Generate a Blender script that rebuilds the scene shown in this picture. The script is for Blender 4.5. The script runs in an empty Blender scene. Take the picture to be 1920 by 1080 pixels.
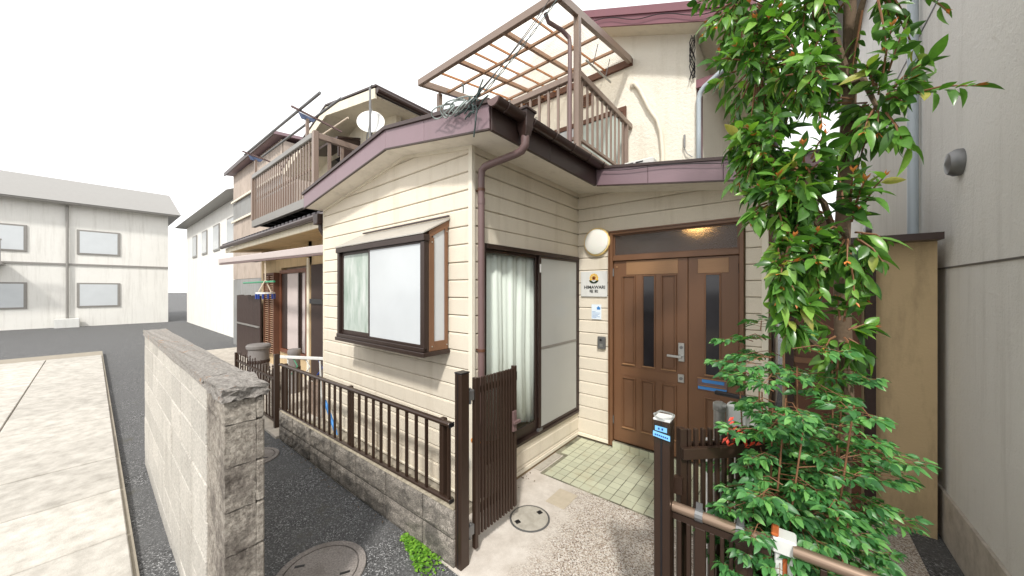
import bpy, bmesh, math, random
from mathutils import Vector, Matrix, Euler, Quaternion

rnd = random.Random(7)
scn = bpy.context.scene
COL = scn.collection
TH = math.radians(39.1)

# ------------------------------------------------------------------ camera, sky, sun, exposure
cd = bpy.data.cameras.new('camera')
cam = bpy.data.objects.new('camera', cd); COL.objects.link(cam)
cam.location = (2.05, -1.994, 1.84)
cam.rotation_euler = (math.radians(90), 0, TH)
cd.sensor_width = 36; cd.lens = 12.0; cd.shift_y = 3.0/1920; cd.clip_start = .02; cd.clip_end = 400
scn.camera = cam

SUN = Vector((.362, -.576, .733)).normalized()
wd = bpy.data.worlds.new('World'); scn.world = wd; wd.use_nodes = True
nt = wd.node_tree; nt.nodes.clear()
sky = nt.nodes.new('ShaderNodeTexSky'); sky.sky_type = 'NISHITA'; sky.sun_disc = False
sky.sun_elevation = math.radians(47.1); sky.sun_rotation = math.radians(147.8)
sky.air_density = 1.0; sky.dust_density = 1.0; sky.ozone_density = 1.0
hs = nt.nodes.new('ShaderNodeHueSaturation'); hs.inputs['Saturation'].default_value = .12
bg = nt.nodes.new('ShaderNodeBackground'); bg.inputs['Strength'].default_value = .15
wo = nt.nodes.new('ShaderNodeOutputWorld')
# thin bright overcast veil over the clear sky
veil = nt.nodes.new('ShaderNodeMix'); veil.data_type = 'RGBA'; veil.inputs[0].default_value = .82; veil.inputs[7].default_value = (8.3, 8.3, 8.3, 1)
nt.links.new(sky.outputs[0], hs.inputs['Color']); nt.links.new(hs.outputs[0], veil.inputs[6]); nt.links.new(veil.outputs[2], bg.inputs['Color'])
nt.links.new(bg.outputs[0], wo.inputs['Surface'])

sl = bpy.data.lights.new('sun', 'SUN'); sl.energy = 2.5; sl.angle = math.radians(4.5); sl.color = (1, .965, .91)
so = bpy.data.objects.new('sun', sl); COL.objects.link(so); so.rotation_euler = SUN.to_track_quat('Z', 'Y').to_euler()
so.location = (10, -16, 20)
scn.view_settings.view_transform = 'Standard'; scn.view_settings.look = 'None'
scn.view_settings.exposure = .5; scn.view_settings.gamma = 1

# ------------------------------------------------------------------ materials
def srgb(r, g, b):
    f = lambda c: c/12.92 if c <= .04045 else ((c+.055)/1.055)**2.4
    return (f(r/255), f(g/255), f(b/255), 1)

class NT:
    def __init__(s, name):
        s.m = bpy.data.materials.new(name); s.m.use_nodes = True
        s.t = s.m.node_tree; s.n = s.t.nodes; s.b = s.n['Principled BSDF']; s.out = s.n['Material Output']
        s.pos = s.n.new('ShaderNodeNewGeometry').outputs['Position']
        s._or = None
    def link(s, a, b): s.t.links.new(a, b)
    def map(s, sc):
        mp = s.n.new('ShaderNodeMapping'); mp.inputs['Scale'].default_value = sc; s.link(s.pos, mp.inputs[0]); return mp.outputs[0]
    def noise(s, scale, detail=4, rough=.6, vec=None):
        n = s.n.new('ShaderNodeTexNoise'); n.inputs['Scale'].default_value = scale; n.inputs['Detail'].default_value = detail
        n.inputs['Roughness'].default_value = rough; s.link(vec or s.pos, n.inputs['Vector']); return n.outputs[0]
    def voro(s, scale, out='Distance', feat='F1', vec=None):
        n = s.n.new('ShaderNodeTexVoronoi'); n.feature = feat; n.inputs['Scale'].default_value = scale
        s.link(vec or s.pos, n.inputs['Vector']); return n.outputs[out]
    def ramp(s, fac, stops):
        r = s.n.new('ShaderNodeValToRGB'); e = r.color_ramp.elements
        while len(e) < len(stops): e.new(.5)
        for i, (p, c) in enumerate(stops):
            e[i].position = p; e[i].color = c if len(c) == 4 else (*c, 1)
        s.link(fac, r.inputs[0]); return r.outputs[0]
    def mix(s, fac, a, b, mode='MIX'):
        m = s.n.new('ShaderNodeMix'); m.data_type = 'RGBA'; m.blend_type = mode
        for sock, v in ((m.inputs[0], fac), (m.inputs[6], a), (m.inputs[7], b)):
            if hasattr(v, 'is_output'): s.link(v, sock)
            else: sock.default_value = v
        return m.outputs[2]
    def math(s, op, a, b=0.0):
        m = s.n.new('ShaderNodeMath'); m.operation = op
        for sock, v in ((m.inputs[0], a), (m.inputs[1], b)):
            if hasattr(v, 'is_output'): s.link(v, sock)
            else: sock.default_value = v
        return m.outputs[0]
    def orand(s):
        if s._or is None: s._or = s.n.new('ShaderNodeObjectInfo').outputs['Random']
        return s._or
    def color(s, c):
        if hasattr(c, 'is_output'): s.link(c, s.b.inputs['Base Color'])
        else: s.b.inputs['Base Color'].default_value = c
    def set(s, **k):
        for a, v in k.items():
            i = s.b.inputs[a.replace('_', ' ')]
            if hasattr(v, 'is_output'): s.link(v, i)
            else: i.default_value = v
    def bump(s, h, strength=.3, dist=.01):
        b = s.n.new('ShaderNodeBump'); b.inputs['Strength'].default_value = strength; b.inputs['Distance'].default_value = dist
        s.link(h, b.inputs['Height']); s.link(b.outputs[0], s.b.inputs['Normal'])

def grey(v): return (v, v, v, 1)
def mul(c, k): return (c[0]*k, c[1]*k, c[2]*k, 1)

def painted(name, c, rough=.5, var=.12, scale=6, bump=.0, bscale=120, grime=0, metal=0, pr=.06):
    t = NT(name)
    n = t.noise(scale, 5)
    col = t.mix(n, mul(c, 1-var), mul(c, 1+var))
    r = t.ramp(t.orand(), [(0, grey(1-pr)), (1, grey(1+pr))])
    col = t.mix(1.0, col, r, 'MULTIPLY')
    if grime:
        g = t.ramp(t.noise(3.5, 6, .7, t.map((1.6, 1.6, .35))), [(.5, grey(0)), (.8, grey(grime))])
        col = t.mix(g, col, srgb(95, 82, 62))
    t.color(col)
    t.set(Roughness=rough, Metallic=metal)
    if bump: t.bump(t.noise(bscale, 3), bump, .004)
    return t.m

M = {}
# cream siding: stippled coating, faint run-off stains
t = NT('cream_siding')
c = srgb(223, 213, 195)
n = t.noise(2.2, 5)
col = t.mix(n, mul(c, .93), mul(c, 1.07))
col = t.mix(1, col, t.ramp(t.orand(), [(0, grey(.955)), (1, grey(1.045))]), 'MULTIPLY')
st = t.ramp(t.noise(2.0, 6, .7, t.map((2.4, 2.4, .22))), [(.52, grey(0)), (.85, grey(.4))])
col = t.mix(st, col, srgb(150, 132, 96))
fine = t.ramp(t.noise(160, 3), [(.3, grey(.9)), (.7, grey(1.05))])
col = t.mix(1, col, fine, 'MULTIPLY')
t.color(col); t.set(Roughness=.8)
h = t.math('ADD', t.noise(90, 4, .7), t.math('MULTIPLY', t.noise(14, 2), .6)); t.bump(h, .55, .006)
M['siding'] = t.m
M['groove'] = painted('siding_groove_shade', srgb(142, 124, 96), .9)  # darker than the boards: shade of the grooves put into the backing colour
M['trim'] = painted('cream_trim', srgb(226, 218, 200), .55, .05, grime=.15)
t = NT('cream_stucco'); c = srgb(240, 234, 219)
col = t.mix(t.noise(1.5, 5), mul(c, .94), mul(c, 1.05))
st = t.ramp(t.noise(1.2, 6, .7, t.map((2.5, 2.5, .3))), [(.52, grey(0)), (.85, grey(.4))])
t.color(t.mix(st, col, srgb(170, 155, 122))); t.set(Roughness=.9)
t.bump(t.math('ADD', t.noise(26, 4, .7), t.math('MULTIPLY', t.noise(110, 2), .5)), .9, .014); M['stucco'] = t.m
M['soffit'] = painted('soffit_board', srgb(233, 226, 214), .8, .05, 4, grime=.3)
M['mauve'] = painted('mauve_sheet_metal', srgb(134, 112, 118), .42, .06, 3, grime=.12)
M['mauve_red'] = painted('plum_fascia_paint', srgb(122, 78, 86), .5, .12, 7, grime=.15, bump=.2, bscale=70)
M['darktrim'] = painted('dark_brown_trim', srgb(62, 46, 42), .4, .15, 8)
M['gutter'] = painted('brown_gutter_plastic', srgb(58, 42, 37), .32, .18, 5)
M['pipe'] = painted('brown_downpipe_plastic', srgb(112, 90, 88), .4, .12, 7)
M['alu'] = painted('dark_bronze_aluminium', srgb(58, 43, 34), .34, .14, 9, metal=.2)
M['frame'] = painted('bronze_window_frame', srgb(58, 45, 40), .35, .15, 9, metal=.3)
M['framelite'] = painted('tan_aluminium_frame', srgb(122, 88, 64), .42, .12, 9, metal=.2)
M['rosy'] = painted('rosy_brown_aluminium', srgb(138, 120, 108), .36, .1, 5, metal=.15)
M['bronze'] = painted('light_bronze_rail', srgb(146, 124, 106), .28, .1, 9, metal=.5)
t = NT('door_brown'); c = srgb(114, 80, 55)
gr = t.noise(9, 6, .65, t.map((9, 9, .5)))
t.color(t.mix(1, t.mix(gr, mul(c, .9), mul(c, 1.08)), t.ramp(t.orand(), [(0, grey(.96)), (1, grey(1.05))]), 'MULTIPLY')); t.set(Roughness=.42)
t.bump(gr, .1, .002); M['door'] = t.m
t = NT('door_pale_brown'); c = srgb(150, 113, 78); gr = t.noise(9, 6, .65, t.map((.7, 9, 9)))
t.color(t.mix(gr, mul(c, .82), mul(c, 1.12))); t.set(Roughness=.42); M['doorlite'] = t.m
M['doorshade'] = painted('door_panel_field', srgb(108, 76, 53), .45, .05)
M['steel'] = painted('satin_steel', srgb(190, 190, 186), .3, .05, metal=.9)
M['steeldull'] = painted('dull_zinc', srgb(130, 130, 130), .45, .15, metal=.7)
M['black'] = painted('black_plastic', srgb(26, 25, 27), .4, .1)
M['white'] = painted('white_plastic', srgb(214, 214, 210), .35, .05, grime=.25)
M['cable'] = painted('grey_green_cable', srgb(58, 72, 70), .55, .2, 20)
M['cablepale'] = painted('pale_cable_wrap', srgb(150, 160, 156), .5, .2, 20)
M['blue'] = painted('blue_plastic', srgb(62, 132, 200), .4, .1)
M['bluedark'] = painted('navy_plastic', srgb(34, 62, 140), .4, .1)
M['skyblue'] = painted('pale_blue_print', srgb(120, 185, 232), .5, .1)
M['orange'] = painted('orange_plastic', srgb(208, 128, 56), .5, .12)
M['green'] = painted('green_plastic', srgb(48, 140, 100), .4, .1)
M['yellow'] = painted('yellow_print', srgb(240, 188, 44), .5, .05)
M['gold'] = painted('pale_gold_print', srgb(244, 214, 140), .5, .05)
M['ochre'] = painted('ochre_print', srgb(196, 120, 60), .5, .05)
M['ink'] = painted('black_print', srgb(22, 24, 22), .6, .05)
M['inkgreen'] = painted('dark_green_print', srgb(24, 44, 24), .6, .05)
M['paper'] = painted('paper', srgb(222, 232, 240), .6, .03)
M['paperline'] = painted('blue_grey_print', srgb(140, 170, 205), .6, .05)
M['brownprint'] = painted('brown_woodwork', srgb(92, 58, 40), .6, .2, 6)
M['darkwood'] = painted('dark_stained_wood', srgb(52, 36, 30), .7, .25, 9, bump=.2, bscale=60)
M['orangewood'] = painted('orange_wood_trim', srgb(104, 60, 38), .5, .2, 8)
M['tanwall'] = painted('tan_stucco', srgb(196, 172, 134), .9, .12, 3, grime=.5, bump=.5, bscale=60)
M['ivorywall'] = painted('ivory_wall', srgb(226, 218, 198), .85, .06, 3, grime=.3, bump=.3, bscale=60)
t = NT('white_plaster'); c = srgb(226, 224, 218)
col = t.mix(t.noise(1.2, 6, .7), mul(c, .9), mul(c, 1.05))
st = t.ramp(t.noise(2.2, 6, .75, t.map((2.6, 2.6, .2))), [(.5, grey(0)), (.85, grey(.45))]); col = t.mix(st, col, srgb(150, 144, 132))
col = t.mix(t.ramp(t.noise(5, 6, .8), [(.6, grey(0)), (.8, grey(.35))]), col, srgb(176, 168, 154))
t.color(col); t.set(Roughness=.92); t.bump(t.math('ADD', t.noise(30, 5, .7), t.math('MULTIPLY', t.noise(110, 3), .5)), .7, .01); M['whitewall'] = t.m
M['rooftile'] = painted('dark_roof_tile', srgb(70, 66, 70), .55, .25, 10)
M['greyalu'] = painted('grey_aluminium', srgb(140, 137, 132), .4, .12, metal=.3)
M['paleroof'] = painted('pale_metal_sheet', srgb(172, 168, 160), .35, .08, 6, grime=.2, metal=.1); M['bluegrey'] = painted('pale_blue_grey_pipe', srgb(172, 182, 188), .4, .06); M['slate'] = painted('slate_blue_bracket', srgb(84, 98, 130), .5, .1)
M['canopy'] = painted('pale_mauve_canopy_metal', srgb(186, 174, 170), .5, .08); M['joint'] = painted('dark_mortar_joint', srgb(72, 68, 62), .95, .2)
t = NT('pale_paving_slab'); c = t.ramp(t.noise(7, 7, .7), [(.25, srgb(150, 145, 136)), (.6, srgb(192, 187, 178)), (.85, srgb(206, 202, 194))])
c = t.mix(1, c, t.ramp(t.orand(), [(0, grey(.85)), (1, grey(1.08))]), 'MULTIPLY'); t.color(c); t.set(Roughness=.92); t.bump(t.noise(90, 4), .5, .005); M['slabs'] = t.m
M['orangetan'] = painted('amber_rafter', srgb(186, 128, 80), .5, .15, 6); t = NT('pale_weathered_block'); c = t.ramp(t.noise(70, 6, .75), [(.3, srgb(140, 136, 129)), (.55, srgb(186, 181, 172)), (.75, srgb(206, 201, 192))])
dk = t.ramp(t.noise(2.4, 6, .75, t.map((2, 2, .35))), [(.5, grey(0)), (.8, grey(.5))]); c = t.mix(dk, c, srgb(112, 106, 96)); c = t.mix(1, c, t.ramp(t.orand(), [(0, grey(.88)), (1, grey(1.08))]), 'MULTIPLY')
t.color(c); t.set(Roughness=.95); t.bump(t.noise(70, 5, .75), .7, .008); M['paleblock'] = t.m
M['tan'] = painted('warm_tan_aluminium', srgb(158, 124, 98), .4, .12, 6, metal=.1)
M['corr'] = painted('weathered_corrugated_sheet', srgb(172, 158, 146), .6, .25, 1.5, grime=.6)
M['corrgrey'] = painted('grey_corrugated_sheet', srgb(138, 138, 136), .6, .2, 1.5, grime=.4)
M['rust'] = painted('rusty_steel', srgb(170, 88, 40), .85, .35, 30)
M['dirt'] = painted('bare_dirty_concrete', srgb(150, 142, 128), .95, .25, 8, bump=.5, bscale=60)
M['curtain'] = painted('pale_green_curtain', srgb(238, 239, 233), .9, .03)
M['floorwood'] = painted('orange_wood_floor', srgb(176, 110, 58), .45, .15, 10)
M['room'] = painted('room_plaster', srgb(200, 194, 180), .95, .04)
M['hall'] = painted('hall_panelling', srgb(150, 124, 102), .9, .1)
M['rope'] = painted('pale_cord', srgb(205, 190, 170), .8, .1)
M['stone'] = painted('grey_stone', srgb(120, 115, 112), .85, .2, 14, bump=.4, bscale=40)
M['bark'] = painted('grey_brown_bark', srgb(104, 86, 68), .9, .3, 30, bump=.8, bscale=60)
M['twig'] = painted('reddish_twig', srgb(128, 88, 60), .7, .2, 30)
M['bud'] = painted('orange_young_leaf', srgb(200, 122, 58), .5, .2, 30)
M['redleaf'] = painted('red_young_leaf', srgb(196, 66, 44), .45, .25, 30)

# concrete blocks
t = NT('split_face_concrete_block')
c = t.ramp(t.math('ADD', t.math('MULTIPLY', t.noise(110, 4, .8), .65), t.math('MULTIPLY', t.noise(20, 6, .75), .35)), [(.33, srgb(66, 63, 58)), (.5, srgb(140, 133, 124)), (.66, srgb(206, 197, 184))])
dk = t.ramp(t.noise(5.5, 6, .7), [(.47, grey(0)), (.64, grey(.7))])
c = t.mix(dk, c, srgb(60, 58, 54))
c = t.mix(1, c, t.ramp(t.orand(), [(0, grey(.85)), (1, grey(1.15))]), 'MULTIPLY')
t.color(c); t.set(Roughness=.95); t.bump(t.noise(45, 6, .75), .9, .02); M['block'] = t.m
t = NT('concrete_block_cap')
c = t.ramp(t.noise(30, 6, .7), [(.3, srgb(120, 112, 98)), (.7, srgb(178, 168, 148))])
dk = t.ramp(t.noise(5, 6, .7), [(.5, grey(0)), (.7, grey(.7))]); c = t.mix(dk, c, srgb(90, 84, 62))
t.color(c); t.set(Roughness=.95); t.bump(t.noise(60, 5), .5, .008); M['blockcap'] = t.m
t = NT('old_brownish_block')
c = t.ramp(t.noise(55, 6, .75), [(.3, srgb(104, 97, 89)), (.5, srgb(172, 163, 151)), (.72, srgb(208, 200, 188))])
dk = t.ramp(t.noise(6, 6, .7), [(.46, grey(0)), (.66, grey(.75))]); c = t.mix(dk, c, srgb(70, 60, 54))
t.color(c); t.set(Roughness=.95); t.bump(t.noise(50, 6, .75), 1, .025); M['oldblock'] = t.m
t = NT('lichen_mortar_coping')
c = t.ramp(t.noise(70, 6, .75), [(.3, srgb(108, 103, 99)), (.5, srgb(168, 162, 155)), (.7, srgb(208, 202, 195))])
li = t.ramp(t.noise(9, 5, .7), [(.6, grey(0)), (.7, grey(.7))]); c = t.mix(li, c, srgb(188, 128, 68))
t.color(c); t.set(Roughness=1); t.bump(t.noise(45, 6, .8), 1, .03); M['coping'] = t.m
# asphalt
t = NT('worn_asphalt')
v = t.voro(125, 'Color'); sp = t.n.new('ShaderNodeSeparateColor'); t.link(v, sp.inputs[0])
c = t.ramp(sp.outputs[0], [(0, grey(.03)), (.5, grey(.075)), (.85, grey(.16)), (1, grey(.42))])
patch = t.ramp(t.noise(1.6, 5, .65), [(.4, grey(0)), (.62, grey(.8))])
c = t.mix(patch, c, t.ramp(t.noise(180, 3), [(.35, grey(.07)), (.7, grey(.145))]))
ms = t.ramp(t.noise(3.2, 6, .75), [(.6, grey(0)), (.72, grey(.55))]); c = t.mix(ms, c, srgb(74, 70, 42))
t.color(c); t.set(Roughness=.85); t.bump(t.voro(95), .7, .006); M['asphalt'] = t.m
# washed aggregate concrete fading into plain cement near the house wall
t = NT('washed_aggregate_concrete')
v = t.voro(135, 'Color'); sp = t.n.new('ShaderNodeSeparateColor'); t.link(v, sp.inputs[0])
ag = t.ramp(sp.outputs[0], [(0, srgb(120, 104, 92)), (.22, srgb(168, 150, 134)), (.5, srgb(206, 194, 178)), (.8, srgb(220, 212, 202)), (1, srgb(234, 228, 220))])
edge = t.ramp(t.voro(135, 'Distance', 'DISTANCE_TO_EDGE'), [(0, grey(.55)), (.18, grey(1))])
ag = t.mix(1, ag, edge, 'MULTIPLY')
cm = t.ramp(t.noise(5, 7, .7), [(.25, srgb(176, 166, 154)), (.6, srgb(208, 200, 190)), (.85, srgb(222, 216, 208))])
cm = t.mix(1, cm, t.ramp(t.noise(170, 3), [(.3, grey(.86)), (.7, grey(1.06))]), 'MULTIPLY')
sx = t.n.new('ShaderNodeSeparateXYZ'); t.link(t.pos, sx.inputs[0])
d = t.math('ADD', t.math('MULTIPLY', t.math('ADD', sx.outputs[0], t.math('MULTIPLY', sx.outputs[1], .12)), .9), t.math('MULTIPLY', t.noise(6, 6, .7), .55))
fade = t.ramp(d, [(.80, grey(0)), (1.0, grey(1))])
t.color(t.mix(fade, cm, ag)); t.set(Roughness=.9); t.bump(t.math('MULTIPLY', t.voro(135), fade), .6, .008); M['aggregate'] = t.m
t = NT('smooth_cement')
c = t.ramp(t.noise(7, 7, .7), [(.25, srgb(150, 142, 130)), (.6, srgb(190, 182, 170)), (.85, srgb(206, 200, 190))])
t.color(c); t.set(Roughness=.9); t.bump(t.noise(90, 4), .35, .004); M['cement'] = t.m
t = NT('cast_cement_cover')
c = t.ramp(t.noise(16, 7, .7), [(.25, srgb(150, 144, 132)), (.7, srgb(184, 178, 166))])
t.color(c); t.set(Roughness=.9); t.bump(t.noise(120, 4), .35, .003); M['cover'] = t.m
t = NT('grey_manhole_concrete')
c = t.ramp(t.noise(90, 6, .75), [(.3, srgb(104, 99, 95)), (.7, srgb(164, 156, 150))])
dk = t.ramp(t.noise(6, 5), [(.5, grey(0)), (.75, grey(.5))]); c = t.mix(dk, c, srgb(88, 78, 70))
t.color(c); t.set(Roughness=.9); t.bump(t.noise(150, 4), .4, .004); M['manhole'] = t.m
t = NT('sage_green_tile'); c = srgb(188, 190, 166)
col = t.mix(t.noise(5, 6, .7), mul(c, .86), mul(c, 1.1))
col = t.mix(1, col, t.ramp(t.orand(), [(0, grey(.9)), (1, grey(1.06))]), 'MULTIPLY')
ds = t.ramp(t.noise(3, 6, .7), [(.5, grey(0)), (.75, grey(.55))]); col = t.mix(ds, col, srgb(168, 148, 112))
t.color(col); t.set(Roughness=.5); M['tile'] = t.m
t = NT('grout'); c = t.ramp(t.noise(4, 5), [(.3, srgb(164, 160, 138)), (.58, srgb(92, 91, 76))]); t.color(c); t.set(Roughness=.95); M['grout'] = t.m

# glass and translucent things
def frosted(name, c, rough=.28, tr=.35, rib=0):
    t = NT(name); n = t.noise(2.0, 3)
    t.color(t.mix(n, mul(c, .9), mul(c, 1.05))); t.set(Roughness=rough)
    t.b.inputs['Transmission Weight'].default_value = tr
    if rib: 
        w = t.n.new('ShaderNodeTexWave'); w.inputs['Scale'].default_value = rib; t.link(t.pos, w.inputs[0]); t.bump(w.outputs[1], .35, .003)
    return t.m
M['frost'] = frosted('frosted_screen', srgb(198, 202, 204), .12, 0); M['screen'] = frosted('grey_screen', srgb(172, 173, 168), .3, 0)
M['frostgreen'] = frosted('ribbed_frosted_glass', srgb(192, 203, 194), .1, .12, 60)
t = NT('streaky_frosted_glass'); sk = t.noise(3.2, 5, .65, t.map((2.2, 2.2, .5)))
t.color(t.ramp(sk, [(.3, srgb(140, 158, 144)), (.5, srgb(180, 190, 182)), (.72, srgb(212, 214, 211))])); t.set(Roughness=.1)
t.bump(t.noise(70, 2, .5, t.map((3, 3, .6))), .25, .003); M['streak'] = t.m
t = NT('reeded_dark_glass'); t.color(srgb(190, 178, 168)); t.set(Roughness=.24); t.b.inputs['Transmission Weight'].default_value = .92
t.bump(t.noise(120, 3), .8, .004); M['transom'] = t.m
t = NT('dark_glass'); t.color(t.mix(t.noise(4, 3), srgb(30, 28, 30), srgb(52, 50, 54))); t.set(Roughness=.08); M['darkglass'] = t.m
def clearglass(name, tint, refl=1.0):
    t = NT(name); t.n.remove(t.b)
    tr = t.n.new('ShaderNodeBsdfTransparent'); tr.inputs[0].default_value = tint
    gl = t.n.new('ShaderNodeBsdfGlossy'); gl.inputs['Roughness'].default_value = .02
    fr = t.n.new('ShaderNodeFresnel'); fr.inputs[0].default_value = 1.45
    geo = t.n.new('ShaderNodeNewGeometry'); fb_ = t.math('MULTIPLY', fr.outputs[0], t.math('SUBTRACT', 1.0, geo.outputs['Backfacing']))
    mx = t.n.new('ShaderNodeMixShader'); t.link(fb_, mx.inputs[0]); t.link(tr.outputs[0], mx.inputs[1]); t.link(gl.outputs[0], mx.inputs[2])
    t.link(mx.outputs[0], t.out.inputs[0]); return t.m
M['glass'] = clearglass('window_glass', (.96, .98, .97, 1))
def polycarb(name, c1, c2, tw, sc):
    t = NT(name); t.n.remove(t.b)
    col = t.mix(t.ramp(t.noise(3, 5, .7), [(.4, grey(0)), (.75, grey(1))]), c1, c2)
    a = t.n.new('ShaderNodeBsdfTranslucent'); t.link(col, a.inputs[0])
    b = t.n.new('ShaderNodeBsdfTransparent'); b.inputs[0].default_value = (1, .985, .95, 1)
    g = t.n.new('ShaderNodeBsdfGlossy'); g.inputs['Roughness'].default_value = .25
    m1 = t.n.new('ShaderNodeMixShader'); m1.inputs[0].default_value = tw; t.link(a.outputs[0], m1.inputs[1]); t.link(b.outputs[0], m1.inputs[2])
    m2 = t.n.new('ShaderNodeMixShader'); m2.inputs[0].default_value = .05; t.link(m1.outputs[0], m2.inputs[1]); t.link(g.outputs[0], m2.inputs[2])
    t.link(m2.outputs[0], t.out.inputs[0]); return t.m
M['polycarb'] = polycarb('ribbed_polycarbonate', (.93, .9, .84, 1), (.9, .82, .68, 1), .45, 60)
M['milky'] = polycarb('milky_plastic', (.8, .82, .82, 1), (.7, .72, .72, 1), .3, 60)
t = NT('opal_lamp_globe'); t.color(srgb(240, 238, 230)); t.set(Roughness=.15); t.b.inputs['Subsurface Weight'].default_value = .2; M['opal'] = t.m
t = NT('warm_bulb'); t.b.inputs['Emission Color'].default_value = (1, .62, .22, 1); t.b.inputs['Emission Strength'].default_value = 10; M['bulb'] = t.m

def leafmat(name, stops, attr=None, rough=.3, tl=.3):
    t = NT(name)
    if attr:
        a = t.n.new('ShaderNodeAttribute'); a.attribute_name = attr; r = a.outputs['Fac']
    else: r = t.orand()
    col = t.ramp(r, stops)
    col = t.mix(1, col, t.ramp(t.noise(60, 3), [(.3, grey(.85)), (.7, grey(1.12))]), 'MULTIPLY')
    t.color(col); t.set(Roughness=rough)
    tr = t.n.new('ShaderNodeBsdfTranslucent'); t.link(t.mix(1, col, (1.5, 1.7, .6, 1), 'MULTIPLY'), tr.inputs[0])
    mx = t.n.new('ShaderNodeMixShader'); mx.inputs[0].default_value = tl
    t.link(t.b.outputs[0], mx.inputs[1]); t.link(tr.outputs[0], mx.inputs[2]); t.link(mx.outputs[0], t.out.inputs[0]); return t.m
GL = [(0, (.035, .095, .022, 1)), (.45, (.085, .21, .035, 1)), (.8, (.15, .33, .055, 1)), (.97, (.25, .44, .08, 1)), (1, (.4, .36, .09, 1))]
M['leaf'] = leafmat('glossy_evergreen_leaf', GL, None, .3, .25); M['leafm'] = leafmat('glossy_evergreen_foliage', GL, 'rnd', .3, .25)
NL = [(0, (.035, .12, .04, 1)), (.6, (.085, .26, .075, 1)), (1, (.2, .44, .12, 1))]
M['nleaf'] = leafmat('shrub_leaflet', NL, None, .4, .3); M['nleafm'] = leafmat('shrub_foliage', NL, 'rnd', .4, .3)
M['weed'] = leafmat('bright_weed_leaf', [(0, (.08, .22, .02, 1)), (1, (.26, .5, .05, 1))], 'rnd', .5, .3)
M['moss'] = painted('moss', srgb(84, 82, 40), 1, .3, 40)

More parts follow.
